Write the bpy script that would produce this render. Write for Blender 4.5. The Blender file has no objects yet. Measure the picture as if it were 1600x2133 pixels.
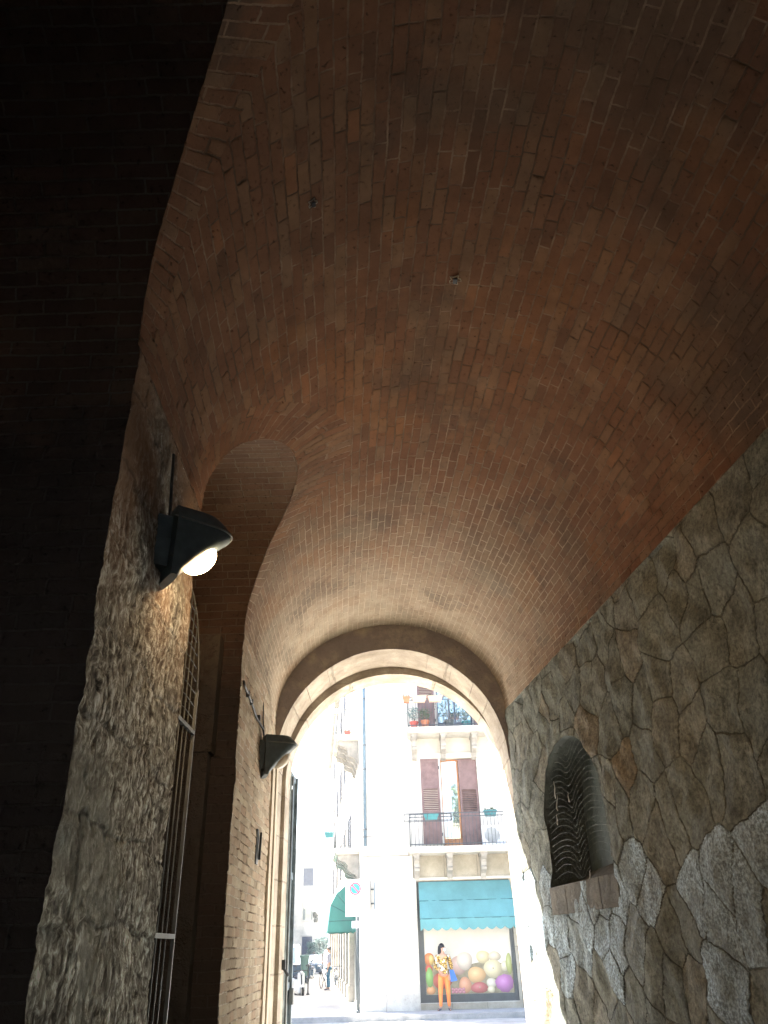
import bpy, bmesh, math, random
from mathutils import Vector, Matrix, noise
R = math.radians
HAZE = 0.0005
PI = math.pi
random.seed(7)
sc = bpy.context.scene

# ------------------------------------------------------------------ camera
PITCH, ROLL = R(29.6), R(1.6)
cam = bpy.data.cameras.new('camera')
co = bpy.data.objects.new('camera', cam)
sc.collection.objects.link(co)
cam.sensor_width = 36
cam.lens = 1602 / 2133 * 36
cam.clip_start = 0.05
cam.clip_end = 2000
u0 = Vector((0, -math.sin(PITCH), math.cos(PITCH)))
fw = Vector((0, math.cos(PITCH), math.sin(PITCH)))
rt = Vector((1, 0, 0)) * math.cos(ROLL) - u0 * math.sin(ROLL)
up = Vector((1, 0, 0)) * math.sin(ROLL) + u0 * math.cos(ROLL)
M = Matrix.Identity(4)
for i in range(3):
    M[i][0], M[i][1], M[i][2] = rt[i], up[i], -fw[i]
M[0][3], M[1][3], M[2][3] = 0, 0, 1.6
co.matrix_world = M
sc.camera = co

# ------------------------------------------------------------------ light
SUNV = Vector((-0.40, 0.44, 0.80)).normalized()      # towards the sun
w = bpy.data.worlds.new('World')
sc.world = w
w.use_nodes = True
nt = w.node_tree
bg = nt.nodes['Background']
sky = nt.nodes.new('ShaderNodeTexSky')
sky.sky_type = 'NISHITA'
sky.sun_disc = False
sky.sun_elevation = math.asin(SUNV.z)
sky.sun_rotation = math.atan2(SUNV.x, SUNV.y)
sky.air_density = 1.0
sky.dust_density = 2.5
nt.links.new(sky.outputs[0], bg.inputs[0])
bg.inputs[1].default_value = 0.065
sl = bpy.data.lights.new('sun', 'SUN')
sl.energy = 5.0
sl.angle = R(0.5)
sl.color = (1, 0.95, 0.87)
so = bpy.data.objects.new('sun', sl)
sc.collection.objects.link(so)
so.rotation_euler = (-SUNV).to_track_quat('-Z', 'Y').to_euler()
so.location = (-10, 10, 20)
sc.view_settings.view_transform = 'Standard'
sc.view_settings.look = 'None'
sc.view_settings.gamma = 1
sc.view_settings.exposure = 4.12
sc.cycles.max_bounces = 10
sc.cycles.diffuse_bounces = 8
sc.cycles.glossy_bounces = 3
sc.cycles.sample_clamp_indirect = 6
sc.cycles.use_denoising = True
sc.cycles.caustics_reflective = False
sc.cycles.caustics_refractive = False

# ------------------------------------------------------------------ helpers
def L(o, parent=None):
    sc.collection.objects.link(o)
    if parent: o.parent = parent
    return o
def tag(o, label=None, cat=None, group=None, kind=None):
    if label: o['label'] = label
    if cat: o['category'] = cat
    if group: o['group'] = group
    if kind: o['kind'] = kind
    return o
def thing(name, label, cat, loc=(0, 0, 0), rz=0, group=None):
    o = bpy.data.objects.new(name, None)
    o.empty_display_size = 0.1
    o.location = loc
    o.rotation_euler.z = rz
    L(o)
    return tag(o, label, cat, group)

class MB:
    def __init__(s):
        s.v = []; s.f = []; s.uv = []; s.m = []; s.sm = []; s.vc = []
    def add(s, vs, fs, uvs=None, mi=0, smooth=False):
        o = len(s.v)
        s.v += [tuple(p) for p in vs]
        for k, f in enumerate(fs):
            s.f.append([o + i for i in f])
            s.uv.append(uvs[k] if uvs else None)
            s.m.append(mi); s.sm.append(smooth)
        return s
    def box(s, x0, x1, y0, y1, z0, z1, mi=0, rot=None, c=None):
        P = [Vector((x, y, z)) for x in (x0, x1) for y in (y0, y1) for z in (z0, z1)]
        if rot is not None:
            c = Vector(c) if c is not None else Vector(((x0 + x1) / 2, (y0 + y1) / 2, (z0 + z1) / 2))
            P = [c + rot @ (p - c) for p in P]
        return s.add(P, [(0, 1, 3, 2), (4, 6, 7, 5), (0, 4, 5, 1), (2, 3, 7, 6), (0, 2, 6, 4), (1, 5, 7, 3)], mi=mi)
    def tube(s, pts, r, n=8, mi=0, caps=True, smooth=True):
        pts = [Vector(p) for p in pts]
        rs = r if isinstance(r, (list, tuple)) else [r] * len(pts)
        vs = []; prev = None
        for i, p in enumerate(pts):
            a = pts[max(i - 1, 0)]; b = pts[min(i + 1, len(pts) - 1)]
            t = (b - a)
            t = t.normalized() if t.length > 1e-9 else Vector((0, 0, 1))
            if prev is None:
                h = Vector((0, 0, 1)) if abs(t.z) < 0.9 else Vector((1, 0, 0))
                x = t.cross(h).normalized()
            else:
                x = (prev - t * prev.dot(t)).normalized()
            prev = x
            y = t.cross(x)
            for k in range(n):
                an = 2 * PI * k / n
                vs.append(p + (x * math.cos(an) + y * math.sin(an)) * rs[i])
        fs = []
        for i in range(len(pts) - 1):
            for k in range(n):
                fs.append((i * n + k, i * n + (k + 1) % n, (i + 1) * n + (k + 1) % n, (i + 1) * n + k))
        if caps:
            fs.append(tuple(range(n - 1, -1, -1)))
            fs.append(tuple((len(pts) - 1) * n + k for k in range(n)))
        return s.add(vs, fs, mi=mi, smooth=smooth)
    def lathe(s, prof, c=(0, 0, 0), n=16, mi=0, sx=1, sy=1, smooth=True):
        vs = []
        for r, z in prof:
            for k in range(n):
                a = 2 * PI * k / n
                vs.append((c[0] + r * math.cos(a) * sx, c[1] + r * math.sin(a) * sy, c[2] + z))
        fs = []
        for i in range(len(prof) - 1):
            for k in range(n):
                fs.append((i * n + k, i * n + (k + 1) % n, (i + 1) * n + (k + 1) % n, (i + 1) * n + k))
        fs.append(tuple(range(n - 1, -1, -1)))
        fs.append(tuple((len(prof) - 1) * n + k for k in range(n)))
        return s.add(vs, fs, mi=mi, smooth=smooth)
    def sph(s, c, rx, ry=None, rz=None, n=12, m=8, mi=0):
        ry = ry or rx; rz = rz or rx
        vs = [(c[0], c[1], c[2] - rz)]
        for i in range(1, m):
            t = -PI / 2 + PI * i / m
            for k in range(n):
                a = 2 * PI * k / n
                vs.append((c[0] + rx * math.cos(t) * math.cos(a), c[1] + ry * math.cos(t) * math.sin(a), c[2] + rz * math.sin(t)))
        vs.append((c[0], c[1], c[2] + rz))
        fs = [(0, 1 + (k + 1) % n, 1 + k) for k in range(n)]
        for i in range(m - 2):
            for k in range(n):
                fs.append((1 + i * n + k, 1 + i * n + (k + 1) % n, 1 + (i + 1) * n + (k + 1) % n, 1 + (i + 1) * n + k))
        b = 1 + (m - 2) * n; t = len(vs) - 1
        fs += [(b + k, b + (k + 1) % n, t) for k in range(n)]
        return s.add(vs, fs, mi=mi, smooth=True)
    def prism(s, poly, ax, a0, a1, mi=0):
        """poly: 2-D outline; ax 'x','y','z' is the extrusion axis"""
        def P(u, v, w_):
            return {'x': (w_, u, v), 'y': (u, w_, v), 'z': (u, v, w_)}[ax]
        n = len(poly)
        vs = [P(u, v, a0) for u, v in poly] + [P(u, v, a1) for u, v in poly]
        fs = [tuple(range(n)), tuple(range(2 * n - 1, n - 1, -1))]
        fs += [(i, n + i, n + (i + 1) % n, (i + 1) % n) for i in range(n)]
        return s.add(vs, fs, mi=mi)
    def mesh(s, name, mats):
        me = bpy.data.meshes.new(name)
        me.from_pydata(s.v, [], s.f)
        for m_ in (mats if isinstance(mats, (list, tuple)) else [mats]):
            me.materials.append(m_)
        me.polygons.foreach_set('material_index', s.m)
        me.polygons.foreach_set('use_smooth', s.sm)
        if any(u is not None for u in s.uv):
            ul = me.uv_layers.new(name='UVMap')
            for p, u in zip(me.polygons, s.uv):
                if u:
                    for li, uvv in zip(p.loop_indices, u):
                        ul.data[li].uv = uvv
        return me
    def build(s, name, mats, parent=None, fix=True, sharp=None):
        me = s.mesh(name, mats)
        if fix:
            bm = bmesh.new(); bm.from_mesh(me)
            bmesh.ops.recalc_face_normals(bm, faces=bm.faces)
            bm.to_mesh(me); bm.free()
        if sharp: me.set_sharp_from_angle(angle=R(sharp))
        return L(bpy.data.objects.new(name, me), parent)

def boolean(o, cutters, sharp=35):
    for c in cutters:
        md = o.modifiers.new('b', 'BOOLEAN')
        md.operation = 'DIFFERENCE'; md.solver = 'EXACT'; md.object = c
        try: md.material_mode = 'TRANSFER'
        except Exception: pass
    bpy.context.view_layer.update()
    dg = bpy.context.evaluated_depsgraph_get()
    me = bpy.data.meshes.new_from_object(o.evaluated_get(dg))
    o.modifiers.clear()
    old = o.data; o.data = me
    me.name = o.name
    me.set_sharp_from_angle(angle=R(sharp))
    return o
def drop(*os):
    for o in os: bpy.data.objects.remove(o)

# ------------------------------------------------------------------ materials
class NT:
    def __init__(s, name):
        s.mat = bpy.data.materials.new(name)
        s.mat.use_nodes = True
        s.t = s.mat.node_tree
        s.t.nodes.clear()
        s.out = s.t.nodes.new('ShaderNodeOutputMaterial')
        s.bs = s.t.nodes.new('ShaderNodeBsdfPrincipled')
        s.t.links.new(s.bs.outputs[0], s.out.inputs[0])
        s.bs.inputs['Roughness'].default_value = 0.85
        s.bs.inputs['Specular IOR Level'].default_value = 0.25
    def put(s, sock, v):
        if isinstance(v, bpy.types.NodeSocket): s.t.links.new(v, sock)
        elif isinstance(v, (tuple, list)) and sock.type == 'RGBA' and len(v) == 3: sock.default_value = (*v, 1)
        else: sock.default_value = v
    def n(s, typ, ins=None, out=0, **at):
        nd = s.t.nodes.new('ShaderNode' + typ)
        for k, v in at.items(): setattr(nd, k, v)
        for k, v in (ins or {}).items(): s.put(nd.inputs[k], v)
        return nd if out is None else nd.outputs[out]
    def math(s, op, a, b=0.0, c=None, clamp=False):
        d = {0: a, 1: b}
        if c is not None: d[2] = c
        return s.n('Math', d, operation=op, use_clamp=clamp)
    def noise(s, vec, scale, detail=4, rough=0.55, dist=0.0, out=0):
        return s.n('TexNoise', {'Vector': vec, 'Scale': scale, 'Detail': detail, 'Roughness': rough, 'Distortion': dist}, out=out)
    def ramp(s, fac, stops, interp='LINEAR'):
        nd = s.n('ValToRGB', {0: fac}, out=None)
        cr = nd.color_ramp; cr.interpolation = interp
        while len(cr.elements) > 1: cr.elements.remove(cr.elements[-1])
        for i, (p, c) in enumerate(stops):
            e = cr.elements[0] if i == 0 else cr.elements.new(p)
            e.position = p
            e.color = (*c, 1) if isinstance(c, (tuple, list)) else (c, c, c, 1)
        return nd.outputs[0]
    def mix(s, fac, a, b, blend='MIX'):
        nd = s.t.nodes.new('ShaderNodeMix')
        nd.data_type = 'RGBA'; nd.blend_type = blend
        s.put(nd.inputs[0], fac); s.put(nd.inputs[6], a); s.put(nd.inputs[7], b)
        return nd.outputs[2]
    def mixv(s, fac, a, b):
        nd = s.t.nodes.new('ShaderNodeMix')
        nd.data_type = 'VECTOR'
        s.put(nd.inputs[0], fac); s.put(nd.inputs[4], a); s.put(nd.inputs[5], b)
        return nd.outputs[1]
    def vmath(s, op, a, b=None, scale=None):
        d = {0: a}
        if b is not None: d[1] = b
        nd = s.n('VectorMath', d, out=None, operation=op)
        if scale is not None: s.put(nd.inputs['Scale'], scale)
        return nd.outputs[0]
    def maprange(s, v, a, b, c=0.0, d=1.0, smooth=True):
        return s.n('MapRange', {0: v, 1: a, 2: b, 3: c, 4: d}, interpolation_type='SMOOTHSTEP' if smooth else 'LINEAR')
    def sep(s, v):
        return s.n('SeparateXYZ', {0: v}, out=None).outputs
    def comb(s, x, y, z=0.0):
        return s.n('CombineXYZ', {0: x, 1: y, 2: z})
    def co(s, which='Object'):
        return s.n('TexCoord', out=None).outputs[which]
    def bump(s, h, strength=1.0, dist=0.01, normal=None):
        d = {'Height': h, 'Strength': strength, 'Distance': dist}
        if normal is not None: d['Normal'] = normal
        return s.n('Bump', d)
    def disp(s, h, scale, mid=0.5):
        nd = s.n('Displacement', {'Height': h, 'Midlevel': mid, 'Scale': scale})
        s.t.links.new(nd, s.out.inputs['Displacement'])
        s.mat.displacement_method = 'BOTH'
    def done(s, color=None, rough=None, normal=None, **kw):
        if color is not None: s.put(s.bs.inputs['Base Color'], color)
        if rough is not None: s.put(s.bs.inputs['Roughness'], rough)
        if normal is not None: s.put(s.bs.inputs['Normal'], normal)
        for k, v in kw.items(): s.put(s.bs.inputs[k.replace('_', ' ')], v)
        return s.mat

def plain(name, col, rough=0.6, var=0.15, scale=6.0, bump=0.0, metal=0.0, spec=0.3):
    t = NT(name)
    P = t.co()
    nz = t.noise(P, scale, 5, 0.6)
    c2 = tuple(max(0, c * (1 - var * 1.6)) for c in col)
    c1 = tuple(min(1, c * (1 + var * 0.6)) for c in col)
    c = t.ramp(nz, [(0.3, c2), (0.7, c1)])
    kw = {}
    if bump: kw['normal'] = t.bump(t.noise(P, scale * 8, 4, 0.6), 1.0, bump)
    return t.done(c, rough, Metallic=metal, Specular_IOR_Level=spec, **kw)

# tunnels that cross the left wall: (centre y, half width, springing z)
T1 = (0.96, 1.80, 3.70)
T2 = (5.35, 1.05, 4.10)

def brick_mat(name, kind):
    t = NT(name)
    P = t.co('Object')
    uv = t.co('UV')
    x, y, z = t.sep(P)
    vec = uv
    if kind == 'vault':
        for yc, r_, zs in (T1, T2):
            dy = t.math('SUBTRACT', y, yc); dz = t.math('SUBTRACT', z, zs)
            rr = t.math('SQRT', t.math('ADD', t.math('MULTIPLY', dy, dy), t.math('MULTIPLY', dz, dz)))
            ang = t.math('ARCTAN2', dz, dy)
            m1 = t.math('LESS_THAN', rr, r_ + 0.27)
            m2 = t.math('GREATER_THAN', z, zs - 0.02)
            m3 = t.math('LESS_THAN', x, 0.3)
            mk = t.math('MULTIPLY', t.math('MULTIPLY', m1, m2), m3)
            pol = t.comb(t.math('MULTIPLY', rr, 1.0), t.math('MULTIPLY', ang, r_ * 1.12), 0.0)
            vec = t.mixv(mk, vec, pol)
    d1 = t.noise(P, 3.0, 2, 0.5, out=1)
    d2 = t.noise(P, 22.0, 3, 0.6, out=1)
    dv = t.vmath('SCALE', t.vmath('SUBTRACT', d1, (0.5, 0.5, 0.5)), scale=0.022)
    dv2 = t.vmath('SCALE', t.vmath('SUBTRACT', d2, (0.5, 0.5, 0.5)), scale=0.012)
    vec = t.vmath('ADD', t.vmath('ADD', vec, dv), dv2)
    bt = t.n('TexBrick', {'Vector': vec, 'Color1': (0, 0, 0), 'Color2': (1, 1, 1), 'Mortar': (0.5, 0.5, 0.5), 'Scale': 1.0,
                          'Mortar Size': 0.0060, 'Mortar Smooth': 0.35, 'Bias': 0.0, 'Brick Width': 0.245, 'Row Height': 0.071},
             out=None, offset=0.46, offset_frequency=2, squash=0.78, squash_frequency=4)
    rnd, mor = bt.outputs[0], bt.outputs[1]
    big = t.noise(P, 0.7, 3, 0.5)
    mid = t.noise(P, 5.0, 5, 0.65)
    fine = t.noise(P, 55.0, 6, 0.75)
    if kind == 'pale':
        stops = [(0.0, (0.27, 0.21, 0.155)), (0.3, (0.34, 0.27, 0.20)), (0.55, (0.33, 0.23, 0.165)), (0.8, (0.42, 0.35, 0.265)), (1.0, (0.38, 0.27, 0.19))]
        mort = t.ramp(mid, [(0.35, (0.40, 0.36, 0.29)), (0.65, (0.66, 0.61, 0.52))])
    else:
        stops = [(0.0, (0.135, 0.070, 0.044)), (0.08, (0.150, 0.076, 0.047)), (0.35, (0.182, 0.090, 0.053)), (0.6, (0.165, 0.080, 0.048)),
                 (0.8, (0.205, 0.115, 0.068)), (0.93, (0.185, 0.110, 0.070)), (1.0, (0.22, 0.103, 0.055))]
        mort = t.ramp(mid, [(0.34, (0.16, 0.10, 0.068)), (0.64, (0.31, 0.225, 0.16))])
    col = t.ramp(rnd, stops)
    if kind == 'dark': col = t.mix(0.35, col, (0.10, 0.085, 0.07)); mort = (0.24, 0.20, 0.155, 1)
    # grimy zones; exit daylight also put into the colour as paler brick
    if kind == 'vault':
        sooty = t.maprange(big, 0.52, 0.66)
        col = t.mix(t.math('MULTIPLY', sooty, 0.5), col, (0.10, 0.082, 0.062))
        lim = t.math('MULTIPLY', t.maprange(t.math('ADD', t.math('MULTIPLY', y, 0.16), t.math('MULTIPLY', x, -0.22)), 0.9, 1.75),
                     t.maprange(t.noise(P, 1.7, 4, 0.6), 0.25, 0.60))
        exit_light = t.math('MULTIPLY', t.maprange(y, 5.8, 9.3, 0.0, 1.0), t.maprange(t.noise(P, 4.5, 5, 0.7), 0.25, 0.62, 0.45, 1.0))
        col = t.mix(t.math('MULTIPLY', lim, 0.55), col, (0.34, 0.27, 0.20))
        col = t.mix(t.math('MULTIPLY', exit_light, 0.85), col, t.mix(0.35, (0.45, 0.385, 0.30), col))
        och = t.maprange(t.noise(P, 0.9, 2, 0.5, 0.6), 0.55, 0.7)
        col = t.mix(t.math('MULTIPLY', och, 0.35), col, (0.26, 0.115, 0.045))
    col = t.mix(0.55, col, t.ramp(mid, [(0.25, (0.35, 0.33, 0.31)), (0.5, (0.62, 0.60, 0.58)), (0.8, (0.95, 0.93, 0.90))]), 'MULTIPLY')
    col = t.mix(1.0, col, (1.42, 1.52, 1.55), 'MULTIPLY')
    if kind == 'vault':
        grime = t.maprange(t.noise(P, 1.25, 6, 0.7, 0.3), 0.53, 0.66)
        col = t.mix(t.math('MULTIPLY', grime, 0.45), col, (0.075, 0.062, 0.052))
    open_ = t.maprange(t.noise(P, 2.6, 3, 0.6), 0.40, 0.56)     # joints that kept their pointing
    mcol = t.mix(open_, (0.13, 0.09, 0.062), mort)
    mor = t.math('MULTIPLY', mor, t.maprange(t.noise(P, 11.0, 4, 0.7), 0.30, 0.55, 0.35, 1.0))
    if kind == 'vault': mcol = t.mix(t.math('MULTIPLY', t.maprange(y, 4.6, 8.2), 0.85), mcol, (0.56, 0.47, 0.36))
    if kind == 'dark': mcol = mort
    col = t.mix(mor, col, mcol)
    pit = t.maprange(t.noise(P, 38.0, 3, 0.6), 0.62, 0.72)
    col = t.mix(t.math('MULTIPLY', pit, 0.5), col, (0.04, 0.028, 0.02))
    if kind == 'dark': col = t.mix(t.math('MULTIPLY', t.math('SUBTRACT', 1.0, t.maprange(t.math('MULTIPLY_ADD', mid, 0.6, z), 3.6, 4.6)), 0.75), col, (0.040, 0.044, 0.048))  # shade of the deep bays put into the colour below the springing
    h = t.math('MULTIPLY', t.math('SUBTRACT', 1.0, mor), 0.55)
    h = t.math('MULTIPLY_ADD', rnd, 0.26, h)
    h = t.math('MULTIPLY_ADD', open_, t.math('MULTIPLY', mor, 0.35), h)
    h = t.math('MULTIPLY_ADD', fine, 0.35, h)
    h = t.math('MULTIPLY_ADD', mid, 0.5, h)
    h = t.math('MULTIPLY_ADD', pit, -0.4, h)
    if kind == 'dark': return t.done(col, 0.92, t.bump(h, 1.0, 0.05), Specular_IOR_Level=0.15)
    t.disp(h, 0.017 if kind == 'vault' else 0.024, 0.85)
    return t.done(col, 0.92, Specular_IOR_Level=0.15)

def rough_stone_mat():
    t = NT('rough_stone')
    P = t.co()
    x, y, z = t.sep(P)
    Pd = t.vmath('ADD', P, t.vmath('SCALE', t.noise(P, 2.0, 3, out=1), scale=0.25))
    a = t.noise(t.vmath('MULTIPLY', Pd, (1.0, 1.0, 0.7)), 27.0, 7, 0.66, 0.5)
    b = t.noise(Pd, 42.0, 7, 0.8)
    c = t.noise(P, 1.1, 4, 0.6)
    blk = t.n('TexBrick', {'Vector': t.comb(t.sep(Pd)[1], t.sep(Pd)[2]), 'Color1': (0, 0, 0), 'Color2': (1, 1, 1), 'Mortar': (0.5, 0.5, 0.5), 'Scale': 1.0,
                           'Mortar Size': 0.016, 'Mortar Smooth': 0.8, 'Brick Width': 0.62, 'Row Height': 0.36}, out=None, offset=0.4)
    col = t.ramp(a, [(0.38, (0.06, 0.05, 0.04)), (0.46, (0.15, 0.128, 0.10)), (0.53, (0.27, 0.24, 0.19)), (0.62, (0.54, 0.51, 0.45))])
    col = t.mix(t.maprange(c, 0.48, 0.62), col, t.mix(0.75, col, (0.18, 0.165, 0.135)))
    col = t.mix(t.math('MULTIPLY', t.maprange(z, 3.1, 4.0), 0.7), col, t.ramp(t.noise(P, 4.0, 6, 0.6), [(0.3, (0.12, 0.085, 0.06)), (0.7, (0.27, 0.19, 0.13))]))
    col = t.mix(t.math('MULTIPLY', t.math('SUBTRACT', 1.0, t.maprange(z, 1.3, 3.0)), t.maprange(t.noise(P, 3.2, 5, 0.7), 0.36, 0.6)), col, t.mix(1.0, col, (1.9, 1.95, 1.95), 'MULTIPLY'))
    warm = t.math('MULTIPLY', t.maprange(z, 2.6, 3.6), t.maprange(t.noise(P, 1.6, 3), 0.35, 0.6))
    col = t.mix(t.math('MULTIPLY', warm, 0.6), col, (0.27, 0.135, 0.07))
    col = t.mix(t.math('MULTIPLY', blk.outputs[1], 0.35), col, (0.06, 0.05, 0.04))
    col = t.mix(1.0, col, (1.10, 1.25, 1.38), 'MULTIPLY')
    h = t.math('MULTIPLY_ADD', b, 0.8, a)
    h = t.math('MULTIPLY_ADD', blk.outputs[1], -0.25, h)
    t.disp(h, 0.032, 0.85)
    return t.done(col, 0.93, Specular_IOR_Level=0.15)

def polygon_stone_mat():
    """irregular polygonal rubble facing with tight joints; some stones keep a rough pale render"""
    t = NT('polygonal_rubble')
    P = t.co()
    x, y, z = t.sep(P)
    q = t.comb(y, t.math('MULTIPLY', z, 0.92), 0.0)
    q = t.vmath('ADD', q, t.vmath('SCALE', t.vmath('SUBTRACT', t.noise(P, 1.4, 2, out=1), (0.5, 0.5, 0.5)), scale=0.16))
    q = t.vmath('ADD', q, t.vmath('SCALE', t.vmath('SUBTRACT', t.noise(P, 9.0, 4, out=1), (0.5, 0.5, 0.5)), scale=0.035))
    ed = t.n('TexVoronoi', {'Vector': q, 'Scale': 2.9, 'Randomness': 0.93}, out=0, feature='DISTANCE_TO_EDGE', voronoi_dimensions='2D')
    v = t.n('TexVoronoi', {'Vector': q, 'Scale': 2.9, 'Randomness': 0.93}, out=None, feature='F1', voronoi_dimensions='2D')
    rc = t.sep(v.outputs['Color'])
    pos = t.sep(v.outputs['Position'])
    py, pz = pos[0], pos[1]
    wv = t.noise(P, 3.5, 4, 0.6)
    jw = t.math('MULTIPLY_ADD', wv, 0.040, 0.0)
    joint = t.math('SUBTRACT', 1.0, t.maprange(ed, t.math('MULTIPLY', jw, 0.35), jw))
    grain = t.noise(P, 45.0, 6, 0.75)
    mid = t.noise(P, 7.0, 6, 0.65)
    col = t.ramp(rc[0], [(0.0, (0.20, 0.18, 0.14)), (0.3, (0.235, 0.21, 0.165)), (0.55, (0.19, 0.178, 0.145)), (0.8, (0.245, 0.205, 0.155)), (0.95, (0.21, 0.195, 0.16)), (1.0, (0.27, 0.19, 0.12))])
    col = t.mix(0.9, col, t.ramp(mid, [(0.28, (0.38, 0.38, 0.38)), (0.5, (0.85, 0.84, 0.82)), (0.72, (1.25, 1.22, 1.18))]), 'MULTIPLY')
    col = t.mix(0.8, col, t.ramp(t.noise(P, 34.0, 6, 0.8), [(0.36, (0.30, 0.30, 0.30)), (0.5, (0.9, 0.9, 0.9)), (0.64, (1.5, 1.48, 1.42))]), 'MULTIPLY')
    # stones where the pale roughcast has stayed on
    pn = t.noise(t.comb(t.math('MULTIPLY', py, 1.0), pz, 3.3), 1.6, 2, 0.5)
    zz = t.math('ADD', pz, t.math('MULTIPLY_ADD', pn, 1.9, -0.95))
    band = t.math('MULTIPLY', t.maprange(zz, 1.25, 1.42), t.math('SUBTRACT', 1.0, t.maprange(zz, 1.95, 2.08)))
    lime = t.math('MULTIPLY', band, t.math('SUBTRACT', 1.0, t.math('MULTIPLY', joint, 0.6)))
    speck = t.ramp(t.noise(P, 48.0, 4, 0.7), [(0.40, (0.17, 0.18, 0.185)), (0.50, (0.38, 0.40, 0.41)), (0.62, (0.68, 0.71, 0.71))])
    col = t.mix(t.math('MULTIPLY', lime, t.maprange(t.noise(P, 2.4, 5, 0.7), 0.34, 0.60, 0.30, 0.85)), col, speck)
    col = t.mix(t.math('MULTIPLY', joint, t.maprange(t.noise(P, 2.2, 3), 0.35, 0.6, 0.25, 0.7)), col, (0.062, 0.055, 0.045))
    col = t.mix(1.0, col, (1.06, 1.30, 1.50), 'MULTIPLY')
    crack = t.maprange(t.math('ABSOLUTE', t.math('SUBTRACT', t.noise(P, 1.6, 5, 0.6, 0.4), 0.5)), 0.0, 0.004)
    col = t.mix(t.math('MULTIPLY', t.math('SUBTRACT', 1.0, crack), 0.35), col, (0.05, 0.04, 0.03))
    h = t.math('MULTIPLY_ADD', joint, -0.62, t.math('MULTIPLY', rc[1], 0.35))
    h = t.math('MULTIPLY_ADD', mid, 1.1, h)
    h = t.math('MULTIPLY_ADD', grain, t.math('MULTIPLY_ADD', lime, 0.5, 0.38), h)
    t.disp(h, 0.014, 0.8)
    return t.done(col, 0.9, Specular_IOR_Level=0.2)

def stone_mat(name, c1, c2, c3, joint=None, bump=0.02, jfac=0.7):
    t = NT(name)
    P = t.co()
    Pd = t.vmath('ADD', P, t.vmath('SCALE', t.noise(P, 4.0, 2, out=1), scale=0.05))
    a = t.noise(P, 3.0, 6, 0.65); b = t.noise(P, 26.0, 6, 0.7)
    col = t.ramp(a, [(0.3, c1), (0.5, c2), (0.68, c3)])
    col = t.mix(t.maprange(b, 0.55, 0.75), col, t.mix(0.5, col, (0.05, 0.04, 0.035)))
    h = t.math('MULTIPLY_ADD', b, 0.6, a)
    if joint:
        s = t.sep(Pd)
        br = t.n('TexBrick', {'Vector': t.comb(t.math('ADD', s[0], s[1]), s[2]), 'Color1': (0, 0, 0), 'Color2': (1, 1, 1), 'Mortar': (0.5, 0.5, 0.5), 'Scale': 1.0,
                              'Mortar Size': 0.009, 'Mortar Smooth': 0.4, 'Brick Width': joint[0], 'Row Height': joint[1]}, out=None)
        col = t.mix(t.math('MULTIPLY', br.outputs[1], jfac), col, (0.09, 0.075, 0.06))
        h = t.math('MULTIPLY_ADD', br.outputs[1], -0.6, h)
    return t.done(col, 0.9, t.bump(h, 1.0, bump), Specular_IOR_Level=0.2)

MAT = {
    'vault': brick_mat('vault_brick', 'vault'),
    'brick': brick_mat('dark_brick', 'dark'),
    'pale': brick_mat('pale_brick', 'pale'),
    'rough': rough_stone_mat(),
    'poly': polygon_stone_mat(),
    'ring': stone_mat('arch_stone', (0.25, 0.22, 0.212), (0.30, 0.262, 0.245), (0.50, 0.43, 0.34)),
    'jamb': stone_mat('jamb_stone', (0.26, 0.22, 0.175), (0.38, 0.33, 0.265), (0.52, 0.47, 0.39), (5.0, 0.47), 0.03, 0.25),
    'render': stone_mat('smooth_render', (0.42, 0.36, 0.28), (0.52, 0.46, 0.37), (0.60, 0.54, 0.44), bump=0.006),
    'frame_stone': stone_mat('niche_stone', (0.12, 0.12, 0.105), (0.18, 0.175, 0.155), (0.25, 0.24, 0.21), bump=0.05),
    'niche_in': plain('niche_plaster', (0.10, 0.12, 0.112), 0.8, 0.3, 4, 0.01),
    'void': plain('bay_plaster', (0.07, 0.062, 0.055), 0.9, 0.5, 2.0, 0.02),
    'floor': stone_mat('paving', (0.24, 0.22, 0.20), (0.30, 0.28, 0.25), (0.36, 0.34, 0.31), (0.6, 0.6)),
    'steel': plain('galvanised_steel', (0.15, 0.165, 0.165), 0.5, 0.2, 12, 0.002, 0.3),
    'wire': plain('thin_wire', (0.21, 0.24, 0.23), 0.5, 0.2, 12, 0, 0.3),
    'lampbody': plain('dark_lamp_housing', (0.07, 0.10, 0.115), 0.45, 0.2, 14, 0.0, 0.0, 0.4),
    'gate': plain('gate_paint', (0.15, 0.19, 0.215), 0.5, 0.35, 8, 0.002, 0.1),
}

# ------------------------------------------------------------------ gateway geometry (z from the ground)
YF = 9.3
ZS = 4.08                                   # vault springing
def xl(y): return -1.37 + 0.037 * (YF - y)
def xr(y): return 1.395 + 0.132 * (YF - y)
def crown(y): return 5.20 + (0.5 / 5.9) * (YF - y)
def vault_pt(th, y):
    xc, a = (xl(y) + xr(y)) / 2, (xr(y) - xl(y)) / 2
    return Vector((xc + a * math.cos(th), y, ZS + (crown(y) - ZS) * math.sin(th)))
def wob(p, amp=0.012, f=1.3):
    return noise.noise(Vector(p) * f) * amp + noise.noise(Vector(p) * f * 4.1) * amp * 0.5

gateway = thing('gateway', 'old town gateway passage with brick barrel vault, rubble side wall and arched exit', 'gateway', (0, 9.3, 0))
def gpart(o):
    o.parent = gateway
    o.matrix_parent_inverse = Matrix.Translation((0, -9.3, 0))
    return o

Y0 = -3.0
def grid(a, b, st):
    n = max(1, round((b - a) / st))
    return [a + (b - a) * i / n for i in range(n)]
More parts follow.
